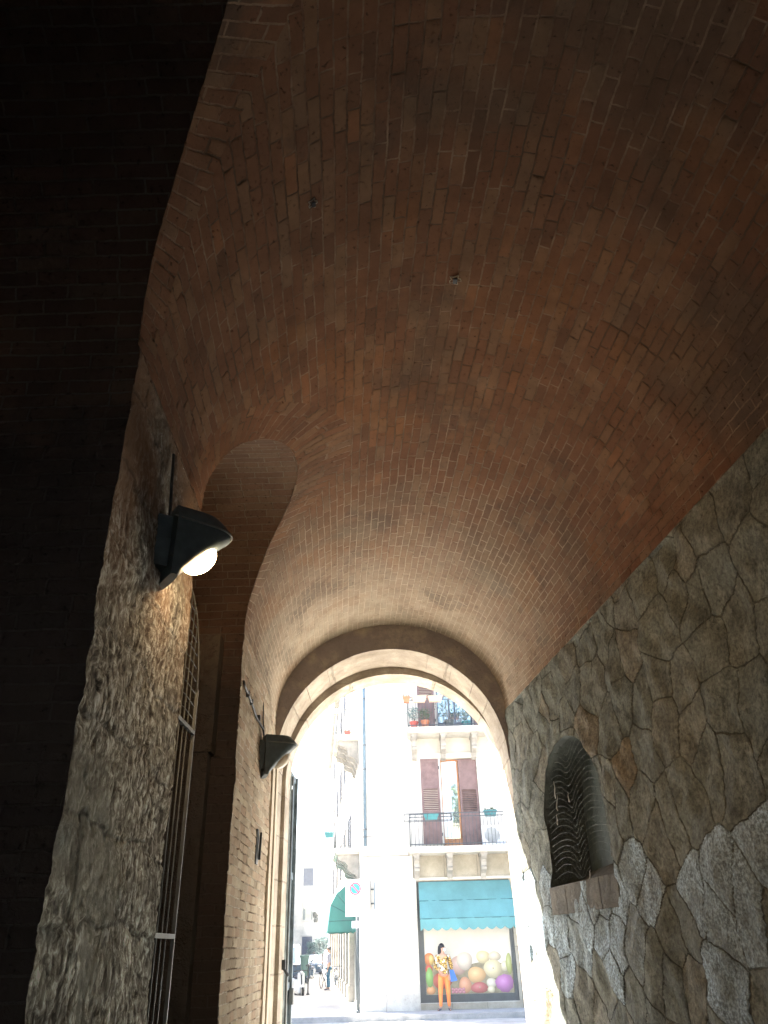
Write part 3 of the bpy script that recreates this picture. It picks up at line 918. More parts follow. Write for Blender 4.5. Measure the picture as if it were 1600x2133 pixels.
# ---- awnings
def capote(u0_, u1_, top, P, drop_, place, name, label, cut=0.0):
    """folding canvas hood: three ribs swing out from the wall, scalloped valance below. place(u, out, z)"""
    r0 = place((u0_ + u1_) / 2, 0, P[-1][1])
    root = thing(name, label, 'awning', r0)
    mb = MB(); seam = MB()
    n = 40
    rows = [(0.0, top)] + P
    vs = []
    for o_, z in rows:
        for i in range(n + 1):
            u = u0_ + (u1_ - u0_) * i / n
            sag = 0.0 if (o_, z) in (rows[0],) else 0.006 * math.sin(i * 1.7 + z * 9) + 0.01 * math.sin(i * 0.45 + z * 4)
            vs.append(place(u, o_ + sag * 0.6, z + sag * 0.5))
    fs = []
    for k in range(len(rows) - 1):
        fs += [(k * (n + 1) + i, k * (n + 1) + i + 1, (k + 1) * (n + 1) + i + 1, (k + 1) * (n + 1) + i) for i in range(n)]
    mb.add(vs, fs, smooth=False)
    # end panels: fan from the hinge point
    for u in (u0_, u1_):
        hz = P[-1][1]
        pts = [place(u, o_, z) for o_, z in rows] + [place(u, 0.0, hz + 0.02)]
        mb.add(pts, [tuple(range(len(pts)))])
    # valance
    o_, z = P[-1]
    m2 = max(6, int((u1_ - u0_) / 0.045))
    def scal(s_, per=0.27): return drop_ - 0.06 * abs(math.sin(PI * s_ / per))**0.8
    A = []; B = []
    path = [('s0', i) for i in range(8)]
    L0 = o_
    pts = []
    for i in range(9): pts.append((u0_, o_ * i / 8, i * o_ / 8))
    for i in range(1, m2): pts.append((u0_ + (u1_ - u0_) * i / m2, o_, L0 + (u1_ - u0_) * i / m2))
    for i in range(9): pts.append((u1_, o_ * (1 - i / 8), L0 + (u1_ - u0_) + i * o_ / 8))
    vs = [place(u, oo + 0.012 * math.sin(s_ * 12) + 0.004, z - 0.0) for u, oo, s_ in pts] + [place(u, oo + 0.03 * math.sin(s_ * 7) + 0.015, z - drop_ + 0.075 * (1 - abs(math.sin(PI * s_ / 0.27)))) for u, oo, s_ in pts]
    k = len(pts)
    mb.add(vs, [(i, i + 1, k + i + 1, k + i) for i in range(k - 1)])
    W(mb, 'canopy', [MAT['awning']], root, fix=False)
    for oo, zz in rows[1:]:
        seam.tube([place(u0_ - 0.005, 0.02, P[-1][1] + 0.02), place(u0_ - 0.005, oo, zz), place(u1_ + 0.005, oo, zz), place(u1_ + 0.005, 0.02, P[-1][1] + 0.02)], 0.009, 5)
    W(seam, 'rib', [MAT['awnseam']], root)
    return root
def fplace(u, o_, z): return Vector((u, 26.95 - o_, z))
capote(0.76, 3.64, 3.41, [(0.40, 2.86), (0.72, 2.36)], 0.32, fplace, 'awning', 'wide teal folding awning with scalloped edge over the fruit shop window')
MAT['awning'] = plain('green_teal_awning_canvas', (0.035, 0.15, 0.13), 0.85, 0.12, 1.5)
def splace(u, o_, z): return S(u, o_ + 0.01, z)
capote(1.9, 4.6, 3.70, [(0.50, 3.46), (0.76, 3.26), (0.95, 2.93), (1.02, 2.44)], 0.34, splace, 'awning', 'teal awning on the side street, half hidden by the white traffic sign')

# ---- shop window with a printed fruit poster
sw = W(MB().box(0.684, 0.86, 27.02, 27.10, 0.18, 3.44).box(3.50, 3.62, 27.02, 27.10, 0.18, 3.44).box(0.86, 3.50, 27.022, 27.098, 0.18, 0.38).box(0.86, 3.50, 27.022, 27.098, 3.2, 3.44), 'shop_window', [MAT['shopframe']], bld)
fruit = [('orange', 0.99, 1.30, 0.15, 0.17, (0.80, 0.22, 0.04)), ('yellow', 1.06, 1.28, 0.08, 0.13, (0.85, 0.62, 0.18)), ('red', 0.97, 1.04, 0.11, 0.11, (0.62, 0.06, 0.03)),
 ('peach', 1.01, 0.49, 0.13, 0.11, (0.80, 0.36, 0.12)), ('leaf', 0.98, 0.82, 0.11, 0.26, (0.18, 0.50, 0.08)),
 ('pinkpale', 1.86, 1.12, 0.25, 0.25, (0.72, 0.48, 0.40)), ('white', 2.06, 1.23, 0.24, 0.24, (0.86, 0.76, 0.62)), ('paleyellow', 2.63, 1.32, 0.21, 0.17, (0.86, 0.74, 0.42)),
 ('redtwo', 1.36, 0.73, 0.29, 0.21, (0.66, 0.14, 0.10)), ('whitethree', 2.98, 1.33, 0.19, 0.13, (0.80, 0.70, 0.50)), ('whitefour', 3.26, 1.07, 0.11, 0.14, (0.78, 0.72, 0.5)), ('greeny', 3.40, 1.13, 0.09, 0.28, (0.45, 0.50, 0.15)),
 ('paleapple', 2.90, 1.01, 0.27, 0.24, (0.84, 0.74, 0.45)), ('whitefive', 2.83, 0.64, 0.15, 0.13, (0.80, 0.74, 0.58)), ('yellowtwo', 2.40, 0.86, 0.27, 0.21, (0.86, 0.52, 0.22)),
 ('peachtwo', 2.04, 0.60, 0.19, 0.21, (0.78, 0.34, 0.18)), ('apple', 2.46, 0.53, 0.26, 0.14, (0.50, 0.07, 0.09)), ('whitetwo', 2.81, 0.48, 0.11, 0.09, (0.80, 0.74, 0.50)), ('purple', 3.22, 0.63, 0.27, 0.23, (0.50, 0.15, 0.48))]
for i in range(14):
    fruit.append(('grape', 1.66 + 0.055 * (i % 7), 0.43 + 0.055 * (i // 7) + 0.02 * (i % 2), 0.042, 0.040, (0.58, 0.20, 0.28)))
def printed(name, col):
    t = NT(name)
    uv = t.co('UV')
    r_ = t.n('VectorMath', {0: t.vmath('SUBTRACT', uv, (0.4, 0.62, 0.0))}, out='Value', operation='LENGTH')
    hi = tuple(min(0.95, c * 1.25 + 0.05) for c in col); lo = tuple(c * 0.5 for c in col)
    nz = t.noise(uv, 4.0, 4)
    c = t.ramp(t.math('MULTIPLY_ADD', nz, 0.12, r_), [(0.05, hi), (0.35, col), (0.72, lo)])
    return t.done(c, 0.25, Specular_IOR_Level=0.4)
pmats = [plain('poster_white_print', (0.46, 0.45, 0.40), 0.25, 0.04, 3), plain('poster_shadow_print', (0.20, 0.18, 0.12), 0.25, 0.3, 4)]
pm = MB()
pm.add([(0.86, 27.060, 0.38), (3.50, 27.060, 0.38), (3.50, 27.060, 3.2), (0.86, 27.060, 3.2)], [(0, 1, 2, 3)], mi=0)
pm.add([(0.862, 27.058, 0.382), (3.498, 27.058, 0.382), (3.498, 27.058, 1.12), (2.6, 27.058, 1.2), (1.4, 27.058, 1.0), (0.862, 27.058, 1.3)], [(0, 1, 2, 3, 4, 5)], mi=1)
cols = {}
for q, (nm, x, z, rx, rz_, c) in enumerate(fruit):
    if c not in cols:
        pmats.append(printed('printed_fruit', tuple(0.50 * q_ + 0.02 for q_ in c))); cols[c] = len(pmats) - 1
    n = 28
    y = 27.056 - 0.0006 * q
    vs = []; us = []
    x0_, x1_, z0_, z1_ = 0.862, 3.498, 0.382, 3.0
    for i in range(n):
        a = 2 * PI * i / n
        k_ = 1 + 0.04 * math.sin(3 * a + q) + (0.05 * math.sin(9 * a) if nm == 'purple' else 0)
        vs.append((min(x1_, max(x0_, x + rx * k_ * math.cos(a))), y, max(z0_, z + rz_ * k_ * math.sin(a))))
        us.append((0.5 + 0.5 * math.cos(a), 0.5 + 0.5 * math.sin(a)))
    pm.add(vs, [tuple(range(n))], [us], mi=cols[c])
    if nm in ('apple', 'paleapple'):
        vs = [(x + 0.01 + 0.022 * math.cos(2 * PI * i / 10), y - 0.0003, z + 0.01 + 0.02 * math.sin(2 * PI * i / 10)) for i in range(10)]
        pm.add(vs, [tuple(range(10))], mi=1)
W(pm, 'poster', pmats, bld, sw, fix=False)
W(MB().box(0.66, 3.62, 26.99, 27.12, 0.10, 0.178), 'window_sill', [MAT['balcony']], bld)

# ---- balcony things
def leaf_clump(mb, c, r, n, size, seed, rz=1.0, mi=0):
    rr = random.Random(seed)
    for i in range(n):
        while True:
            d = Vector((rr.uniform(-1, 1), rr.uniform(-1, 1), rr.uniform(-1, 1)))
            if d.length < 1: break
        p = Vector(c) + Vector((d.x * r, d.y * r, d.z * r * rz))
        a = Vector((rr.uniform(-1, 1), rr.uniform(-1, 1), rr.uniform(-.6, 1))).normalized() * size * rr.uniform(0.6, 1.3)
        b_ = a.cross(Vector((rr.uniform(-1, 1), rr.uniform(-1, 1), rr.uniform(-1, 1)))).normalized() * size * 0.28
        mb.add([p, p + a * 0.5 + b_, p + a, p + a * 0.5 - b_], [(0, 1, 2, 3)], mi=mi)
    return mb
def planter(x, y, z, w_, h, mat, label, group='flower boxes on the balcony railings', plant=None, nm='flower_box'):
    o = thing(nm, label, 'flower box', (x, y, z), 0, group)
    d = 0.10
    m_ = MB()
    t_ = 0.82
    P = [(-w_ / 2 * t_, -d * t_, 0), (w_ / 2 * t_, -d * t_, 0), (w_ / 2 * t_, d * t_, 0), (-w_ / 2 * t_, d * t_, 0), (-w_ / 2, -d, h), (w_ / 2, -d, h), (w_ / 2, d, h), (-w_ / 2, d, h)]
    m_.add(P, [(3, 2, 1, 0), (0, 1, 5, 4), (1, 2, 6, 5), (2, 3, 7, 6), (3, 0, 4, 7)])
    m_.box(-w_ / 2 - 0.015, w_ / 2 + 0.015, -d - 0.015, -d + 0.004, h - 0.04, h).box(-w_ / 2 - 0.015, w_ / 2 + 0.015, d - 0.004, d + 0.015, h - 0.04, h)
    m_.box(-w_ / 2 + 0.006, w_ / 2 - 0.006, -d + 0.005, d - 0.005, h - 0.06, h - 0.03)
    m_.build('trough', [mat], o)
    if plant:
        k = MB()
        for i in range(int(w_ / 0.09)):
            leaf_clump(k, (-w_ / 2 + 0.06 + i * 0.09, 0, h + plant * 0.4), plant * 0.5, 12, 0.07, hash((x, i)) % 1000, 0.9)
        k.build('plants', [MAT['leaf']], o, fix=False)
    return o
planter(0.58, 25.95, 8.86, 0.22, 0.20, MAT['terracotta'], 'small terracotta flower box at the left end of the upper balcony railing', plant=0.14)
planter(1.02, 25.96, 8.87, 0.48, 0.20, MAT['palebox'], 'pale orange flower box on the upper railing, left of the middle', plant=None)
planter(1.56, 25.96, 8.87, 0.48, 0.19, MAT['palebox'], 'cream flower box hung on the upper railing beside the green plants', plant=0.05)
planter(2.38, 25.96, 8.88, 0.40, 0.18, MAT['redbox'], 'red flower box on the upper balcony railing, nearest the arch edge', plant=0.05)
planter(1.22, 25.92, 5.10, 0.44, 0.17, MAT['tealbox'], 'teal flower box standing in the wire rack of the lower balcony', plant=0.0)
planter(3.14, 26.30, 5.22, 0.40, 0.18, MAT['tealbox'], 'dark teal flower box above the air conditioner on the lower balcony', plant=0.05)
rk = MB()
for z in (5.08, 5.29):
    for y in (25.80, 26.05):
        rk.tube([(0.36, y, z), (1.86, y, z)], 0.011, 6)
    for x in (0.36, 1.86): rk.tube([(x, 25.80, z), (x, 26.05, z)], 0.011, 6)
for x in (0.36, 0.74, 1.1, 1.48, 1.86):
    for y in (25.80, 26.05): rk.tube([(x, y, 5.08), (x, y, 5.29)], 0.011, 6)
tag(rk.build('planter_rack', [MAT['iron']]), 'dark wire planter rack hung outside the lower balcony railing', 'rack')
def pot(x, y, z, r_, h, mat, label, hp, seed, lm):
    o = thing('flower_pot', label, 'flower pot', (x, y, z), 0, 'potted plants on the upper balcony')
    MB().lathe([(r_ * 0.68, 0), (r_ * 0.95, h * 0.82), (r_ * 1.06, h * 0.82), (r_ * 1.06, h), (r_ * 0.9, h), (r_ * 0.88, h * 0.85)], n=14).build('pot', [mat], o, sharp=40)
    s = MB()
    rr = random.Random(seed)
    for i in range(5): s.tube([(0, 0, h * 0.8), (rr.uniform(-.1, .1), rr.uniform(-.1, .1), h + hp * 0.4), (rr.uniform(-.2, .2), rr.uniform(-.15, .15), h + hp * 0.9)], 0.006, 5)
    s.build('stem', [MAT['bark']], o)
    leaf_clump(MB(), (0, 0, h + hp * 0.55), hp * 0.5, 170, 0.075, seed, 0.9).build('foliage', [lm], o, fix=False)
    return o
pot(0.82, 26.3, 8.056, 0.14, 0.24, MAT['redbox'], 'pinkish round pot with a bushy grey-green plant at the left of the upper balcony', 0.50, 5, MAT['leaf2'])
pot(1.20, 26.3, 8.056, 0.14, 0.27, MAT['terracotta'], 'orange terracotta pot with a thin plant before the upper shutter', 0.42, 6, MAT['leaf'])
pot(2.02, 26.45, 8.056, 0.17, 0.30, MAT['shopframe'], 'dark pot with a tall leafy green shrub beside the upper balcony door', 1.10, 8, MAT['leaf'])
pot(2.62, 26.5, 8.056, 0.16, 0.26, MAT['tealbox'], 'teal pot with dark arching leaves at the right of the upper balcony', 0.45, 9, MAT['leaf2'])
# air conditioner
ac = thing('air_conditioner', 'white outdoor air conditioner with round fan grille on the lower balcony', 'air conditioner', (3.22, 26.6, 4.35))
MB().box(-0.36, 0.36, -0.14, 0.14, 0.06, 0.62).box(-0.28, -0.2, -0.14, 0.14, 0, 0.059).box(0.2, 0.28, -0.14, 0.14, 0, 0.059).build('casing', [MAT['white']], ac)
m_ = MB()
for r_ in (0.05, 0.09, 0.13, 0.17, 0.21, 0.24):
    m_.tube([(-0.06 + r_ * math.cos(2 * PI * i / 24), -0.155, 0.34 + r_ * math.sin(2 * PI * i / 24)) for i in range(25)], 0.006, 5)
for i in range(6): m_.tube([(-0.06, -0.153, 0.34), (-0.06 + 0.24 * math.cos(PI * i / 3), -0.153, 0.34 + 0.24 * math.sin(PI * i / 3))], 0.005, 5)
m_.prism([(-0.06 + 0.23 * math.cos(2 * PI * i / 20), 0.34 + 0.23 * math.sin(2 * PI * i / 20)) for i in range(20)], 'y', -0.146, -0.141)
m_.build('fan_grille', [MAT['grille']], ac)

# ---- side street front: pilasters, shopfronts, balconies
for i, u in enumerate([5.2, 8.0, 10.6, 13.4, 16.4, 20, 24, 29, 35]):
    W(sbox(sbox(MB(), u, u + 0.55, 0.002, 0.20, 0.501, 3.3), u - 0.05, u + 0.6, 0.002, 0.26, 0.0, 0.5), 'pilaster', [MAT['bracket']], bld)
for u in (1.55, 5.8, 8.6, 11.2, 14.0, 17.0, 20.6):
    W(sbox(MB(), u, u + 1.9 if u > 5 else u + 2.9, 0.003, 0.035, 0.12, 3.0), 'shopfront', [MAT['shopframe']], bld)
W(sbox(MB(), 40.0, 42.0, 0.002, 0.10, 0.0, 3.6), 'blue_door', [plain('blue_door_paint', (0.05, 0.22, 0.36), 0.5)], bld)
def side_balcony(zb, k):
    s_ = MB()
    sbox(s_, 1.5, 4.6, 0.0, 0.85, zb, zb + 0.13); sbox(s_, 1.55, 4.55, 0.0, 0.80, zb - 0.06, zb - 0.001)
    b = W(s_, 'balcony', [MAT['balcony']], bld)
    for u in (1.75, 2.6, 3.5, 4.35):
        prof = [(0, 0), (0.74, 0), (0.74, -0.13), (0.66, -0.2), (0.5, -0.24), (0.4, -0.36), (0.42, -0.48), (0.3, -0.56), (0.14, -0.62), (0.08, -0.78), (0, -0.84)]
        vs = [S(u - 0.12, a, zb - 0.062 + c) for a, c in prof] + [S(u + 0.12, a, zb - 0.062 + c) for a, c in prof]
        n = len(prof)
        W(MB().add(vs, [tuple(range(n)), tuple(range(2 * n - 1, n - 1, -1))] + [(i, n + i, n + (i + 1) % n, (i + 1) % n) for i in range(n)]), 'bracket', [MAT['bracket']], bld, b)
    r = MB()
    for z in (zb + 1.05, zb + 0.2):
        r.tube([S(1.55, 0.02, z), S(1.55, 0.80, z), S(4.55, 0.80, z), S(4.55, 0.02, z)], 0.014, 5)
    for i in range(26): r.tube([S(1.55 + i * 0.12, 0.80, zb + 0.13), S(1.55 + i * 0.12, 0.80, zb + 1.05)], 0.008, 5)
    for i in range(6): r.tube([S(1.55, 0.12 + i * 0.13, zb + 0.13), S(1.55, 0.12 + i * 0.13, zb + 1.05)], 0.008, 5)
    W(r, 'railing', [MAT['iron']], bld, b)
side_balcony(4.50, 0); side_balcony(8.32, 1)
def flat_shutter(u, z0, z1, wd=0.6, nm='shutter'):
    m_ = MB(); sbox(m_, u, u + wd, 0.002, 0.05, z0, z1)
    for i in range(int((z1 - z0) / 0.09)):
        sbox(m_, u + 0.06, u + wd - 0.06, 0.051, 0.062, z0 + 0.05 + i * 0.09, z0 + 0.09 + i * 0.09)
    W(m_, nm, [MAT['shutter2']], bld)
for u in (8, 13, 18, 24, 31):
    for z in (4.9, 8.8, 12.3):
        m_ = MB(); sbox(m_, u, u + 1.1, 0.002, 0.02, z, z + 1.7)
        o = W(m_, 'window', [MAT['glass']], bld)
        flat_shutter(u - 0.62, z, z + 1.7); flat_shutter(u + 1.12, z, z + 1.7)
def side_box(u, o_, z, mat, label, w_=0.5):
    p = S(u, o_, z)
    o = planter(p.x, p.y, p.z, w_, 0.19, mat, label, 'flower boxes on the side street balconies', plant=0.06)
    return o
side_box(1.62, 0.95, 9.22, MAT['palebox'], 'pink flower box on the upper side balcony left of the downpipe')
side_box(1.95, 0.40, 8.47, MAT['redbox'], 'small red flower box on the floor of the upper side balcony', 0.25)
side_box(4.4, 0.98, 5.3, MAT['tealbox'], 'teal flower box at the far end of the lower side balcony', 0.35)

# ---- traffic sign
ts = thing('no_parking_sign', 'white no parking panel with blue disc and red ring on a white post', 'traffic sign', (-1.03, 25.75, 0.0))
ts.rotation_euler.z = 0
MB().tube([(0, 0.03, 0), (0, 0.03, 2.55)], 0.032, 10).build('post', [MAT['white']], ts)
pnl = MB().box(-0.44, 0.10, -0.03, -0.012, 2.46, 3.46).build('panel', [MAT['white']], ts)
def disc(mb, cx, cz, r_, y, n=28, mi=0, half=None):
    vs = [(cx + r_ * math.cos(2 * PI * i / n), y, cz + r_ * math.sin(2 * PI * i / n)) for i in range(n)]
    return mb.add(vs, [tuple(range(n))], mi=mi)
cx, cz = -0.15, 3.20
d = MB()
disc(d, cx, cz, 0.175, -0.033, mi=0)
disc(d, cx, cz, 0.135, -0.035, mi=1)
rot = Matrix.Rotation(R(45), 3, 'Y')
d.box(cx - 0.15, cx + 0.15, -0.0375, -0.0365, cz - 0.02, cz + 0.02, mi=0, rot=rot)
do = d.build('disc', [MAT['signred'], MAT['signblue']], ts, fix=False); do.parent = pnl
t_ = MB().box(-0.20, -0.12, -0.0325, -0.031, 2.62, 2.635).build('small_print', [MAT['iron']], ts); t_.parent = pnl
MB().box(-0.26, -0.06, -0.02, 0.0, 2.16, 2.34).box(0.05, 0.14, -0.02, 0.0, 2.12, 2.38).box(-0.07, 0.06, -0.01, 0.008, 2.23, 2.27).build('small_plate', [MAT['white']], ts)

# dark twin bracket left on the wall beside the corner
tw = thing('wall_bracket', 'pair of slim dark vertical bars fixed to the white wall right of the traffic sign', 'bracket', (-0.70, 26.89, 2.62))
MB().box(-0.06, -0.04, -0.10, -0.03, 0.0, 0.86).build('bar', [MAT['iron']], tw)
MB().box(0.05, 0.08, -0.12, -0.03, 0.06, 0.82).build('bar', [MAT['pipe']], tw)
MB().box(-0.06, 0.08, -0.03, 0.01, 0.2, 0.24).box(-0.06, 0.08, -0.03, 0.01, 0.6, 0.64).build('fixing', [MAT['iron']], tw)
# dark pole against the corner
pl = thing('service_pole', 'slim dark grey pole standing by the corner of the side street', 'pole', (-1.16, 26.6, 0))
MB().tube([(0, 0, 0), (0, 0, 2.95)], 0.05, 10).lathe([(0.08, 0), (0.08, 0.06), (0.05, 0.08)], n=12).build('shaft', [MAT['shopframe']], pl)
MB().lathe([(0.055, 2.9), (0.055, 2.96), (0.02, 3.0)], n=12).build('cap', [MAT['iron']], pl)

# ---- wall floodlights
def floodlight(y, z, label, lit):
    rz = 0.037 + R(34 if lit else 16)
    o = thing('wall_lamp', label, 'wall lamp', (xl(y) + 0.05, y, z), rz, 'dark floodlights on the left wall')
    o.scale = (0.92, 0.92, 0.92)
    lev = [(0.0, 0.03, 0.125), (0.05, 0.055, 0.128), (0.12, 0.125, 0.13), (0.20, 0.21, 0.132), (0.27, 0.285, 0.132), (0.325, 0.345, 0.13), (0.35, 0.348, 0.128), (0.385, 0.325, 0.122), (0.415, 0.29, 0.112), (0.43, 0.265, 0.105)]
    mb = MB(); n = 20
    vs = []
    for zz, e, wd in lev:
        vs.append((-0.02, -wd, zz))
        for k in range(n + 1):
            a = -PI / 2 + PI * k / n
            ca_, sa_ = max(0.0, math.cos(a)), math.sin(a)
            vs.append((e * ca_ ** 0.4, wd * sa_, zz))
        vs.append((-0.02, wd, zz))
    m = n + 3
    fs = []
    for i in range(len(lev) - 1):
        fs += [(i * m + k, i * m + (k + 1) % m, (i + 1) * m + (k + 1) % m, (i + 1) * m + k) for k in range(m)]
    fs += [tuple(range(m)), tuple((len(lev) - 1) * m + k for k in range(m))]
    mb.add(vs, fs, smooth=True)
    mb.build('housing', [MAT['lampbody']], o, sharp=32)
    # rim along the lower lip
    rim = [(max(0.02, e) * max(0, math.cos(a)) ** 0.4, wd * math.sin(a), zz + 0.0) for (zz, e, wd, a) in
           [(0.345, 0.352, 0.131, -PI / 2 + PI * k / 16) for k in range(17)]]
    MB().tube(rim, 0.007, 6).build('rim', [MAT['steel']], o)
    # the glass lies across the sloping aperture
    q = MB()
    cx_, cz_ = 0.172, 0.20
    q.sph((0, 0, 0), 0.112, 0.095, 0.085, 22, 14)
    rot = Matrix.Rotation(R(-46), 3, 'Y')
    q.v = [tuple(rot @ Vector(p) + Vector((cx_, 0, cz_ - 0.012))) for p in q.v]
    gl = q.build('glass', [MAT['glow'] if lit else MAT['lampglass']], o)
    MB().box(-0.12, -0.018, -0.05, 0.05, 0.07, 0.38).build('bracket', [MAT['lampbody']], o)
    for q_ in (0.10, 0.35):
        MB().lathe([(0.010, -0.003), (0.012, 0.0), (0.010, 0.004)], (-0.03, -0.131, q_), 8, sy=0.4).build('screw', [MAT['steel']], o)
    MB().tube([(-0.03, -0.02, 0.36), (-0.035, -0.02, 0.47), (-0.05, -0.03, 0.62), (-0.06, -0.03, 0.80)], 0.009, 6).build('lead', [MAT['iron']], o)
    if lit:
        ld = bpy.data.lights.new('lamp_light', 'SPOT')
        ld.energy = LAMP_W; ld.color = (1.0, 0.62, 0.30); ld.shadow_soft_size = 0.07
        ld.spot_size = R(172); ld.spot_blend = 0.9
        lo = bpy.data.objects.new('lamp_light', ld); L(lo, o)
        lo.location = (0.34, 0, 0.13)
        lo.rotation_euler = Vector((0.80, 0.40, 0.16)).to_track_quat('-Z', 'Y').to_euler()
    return o
LAMP_W = 3.2
t = NT('lit_lamp_glass')
t.done((1, 0.8, 0.55), 0.3)
t.put(t.bs.inputs['Emission Color'], (1.0, 0.66, 0.36, 1)); t.bs.inputs['Emission Strength'].default_value = 5.0
MAT['glow'] = t.mat
MAT['lampglass'] = plain('unlit_lamp_glass', (0.62, 0.56, 0.46), 0.3, 0.05)
floodlight(3.52, 3.23, 'lit floodlight with dark curved housing glowing warm on the rough stone pier', True)
floodlight(7.98, 3.13, 'unlit dark floodlight on the brick wall just before the arch', False)
# conduit to the far lamp
cb = MB()
P_ = [(xl(y) + 0.025 + wob((0, y, 3.57), 0.014, 1.7), y, z) for y, z in ((6.42, 3.62), (6.5, 3.60), (6.9, 3.585), (7.4, 3.57), (7.85, 3.565), (7.96, 3.53))]
cb.tube(P_, 0.011, 6)
for y in (6.7, 6.95, 7.5): cb.box(xl(y), xl(y) + 0.04, y - 0.012, y + 0.012, 3.565, 3.615)
tag(cb.build('cable', [MAT['iron']]), 'thin dark cable clipped along the brick wall to the unlit lamp', 'cable')

# ---- steel screen in the second bay
sx = xl(4.6) - 0.055
gt = thing('steel_gate', 'narrow galvanised steel gate leaf with thin bars in the second side bay', 'gate', (sx, 4.43, 0.0), 0.0)
f = MB()
f.box(-0.014, 0.014, 0.0, 0.03, 0, 3.66).box(-0.010, 0.010, 0.484, 0.50, 0, 3.10)
for z in (0.12, 1.69, 2.82): f.box(-0.011, 0.011, 0.031, 0.483, z - 0.012, z + 0.012)
f.tube([(0, 0.485, 3.08), (0, 0.47, 3.24), (0, 0.41, 3.40), (0, 0.30, 3.54), (0, 0.16, 3.63), (0, 0.02, 3.66)], 0.006, 6)
f.build('frame', [MAT['steel']], gt)
for y in (0.14, 0.235, 0.33):
    b_ = MB().tube([(0, y, 0.1), (0, y, 3.66 - (y * 1.0) ** 2 * 1.2)], 0.0045, 6)
    b_.build('bar', [MAT['steel']], gt)
wv = MB()
for i in range(9):
    z = 2.90 + i * 0.08
    wd = math.sqrt(max(0.02, 1 - ((z - 2.9) / 0.78) ** 2)) * 0.44
    wv.tube([(0, 0.02, z), (0.0, 0.02 + wd * 0.5, z + 0.012), (0, 0.02 + wd, z)], 0.0022, 5)
wv.build('upper_rods', [MAT['steel']], gt)

# ---- open gate leaf beyond the arch
gl_ = thing('open_gate', 'tall dark blue-grey gate leaf folded back against the left jamb of the arch', 'gate', (-1.352, 10.46, 0.0))
f = MB()
f.box(0, 0.05, 0.0, 0.06, 0.02, 3.66).box(0, 0.075, 0.46, 0.52, 0.02, 3.66)
for z in (0.05, 1.2, 2.4, 3.58): f.box(0.001, 0.049, 0.061, 0.459, z, z + 0.08)
f.build('frame', [MAT['gate']], gl_)
MB().box(0.015, 0.032, 0.061, 0.459, 0.13, 3.58).build('panel', [MAT['gate']], gl_)
MB().tube([(0.062, 0.03, 0.05), (0.062, 0.03, 3.6)], 0.012, 8).build('rod', [MAT['steel']], gl_)
MB().box(0.05, 0.10, 0.40, 0.52, 1.05, 1.22).build('lock', [MAT['steel']], gl_)
lt = MB().box(-1.345, -1.28, 10.24, 10.30, 1.42, 1.52).box(-1.36, -1.335, 10.21, 10.33, 1.38, 1.56).tube([(-1.30, 10.27, 1.43), (-1.24, 10.27, 1.36)], 0.016, 6)
tag(lt.build('gate_latch', [MAT['iron']]), 'small dark iron latch fixed low on the left jamb of the arch', 'latch')

# ---- niche window: sloping sill, dark back, wire net
m_ = MB()
xs_ = xr(7.48)
m_.add([(xs_ + 0.10, NY0 + 0.01, NZ0 + 0.004), (xs_ + 0.10, NY1 - 0.01, NZ0 + 0.004), (xs_ + 0.30, NY1 - 0.01, NZ0 + 0.14), (xs_ + 0.30, NY0 + 0.01, NZ0 + 0.14)], [(0, 1, 2, 3)])
gpart(m_.build('niche_sill', [MAT['frame_stone']], fix=False))
gpart(MB().box(xs_ + 0.30, xs_ + 0.36, NY0 + 0.002, NY1 - 0.002, NZ0 + 0.01, NZT - 0.004).build('niche_back', [plain('niche_shutter', (0.10, 0.135, 0.13), 0.55, 0.3, 3)]))
net = thing('wire_net', 'sagging thin wire net with cobwebs stretched across the arched wall niche', 'net', (xs_, 7.48, NZ0))
yc = (NY0 + NY1) / 2; a_ = (NY1 - NY0) / 2
def nw(y):                      # half height profile of the niche at y
    z_ = (y - yc) / a_
    return NZS + (NZT - NZS) * math.sqrt(max(0, 1 - z_ * z_))
def dip(y):
    q = (y - yc) / a_            # + is the far (left) side in the photo
    return 0.10 * math.exp(-((q + 0.45) / 0.35) ** 2) - 0.10 * math.exp(-((q - 0.12) / 0.16) ** 2) + 0.06 * math.exp(-((q - 0.6) / 0.3) ** 2)
hor = MB(); 
for i in range(20):
    z0 = NZ0 + 0.07 + i * 0.058
    ph = noise.noise(Vector((i * 0.3, 0, 0))) * 0.4
    pts = []
    for k in range(33):
        y = NY0 + 0.03 + (NY1 - NY0 - 0.06) * k / 32
        z = z0 + dip(y) * (0.75 + ph)
        if z < nw(y) - 0.02 and z > NZ0 + 0.02:
            pts.append((xr(y) + 0.05 + 0.03 * noise.noise(Vector((y * 2, z * 2, 1))), y, z))
    if len(pts) > 2: hor.tube([Vector(p) - Vector((xs_, 7.48, NZ0)) for p in pts], 0.0011, 4)
hor.build('wires', [MAT['wire']], net)
ver = MB()
for k in range(44):
    y = NY0 + 0.04 + (NY1 - NY0 - 0.08) * k / 43
    top = nw(y) - 0.01
    pts = [(xr(y) + 0.052 + 0.03 * noise.noise(Vector((y * 2, z * 2, 1))), y, z) for z in [NZ0 + 0.02 + (top - NZ0 - 0.02) * j / 8 for j in range(9)]]
    ver.tube([Vector(p) - Vector((xs_, 7.48, NZ0)) for p in pts], 0.0005, 3)
ver.build('fine_wires', [MAT['gate']], net)
cw = MB()
rr = random.Random(12)
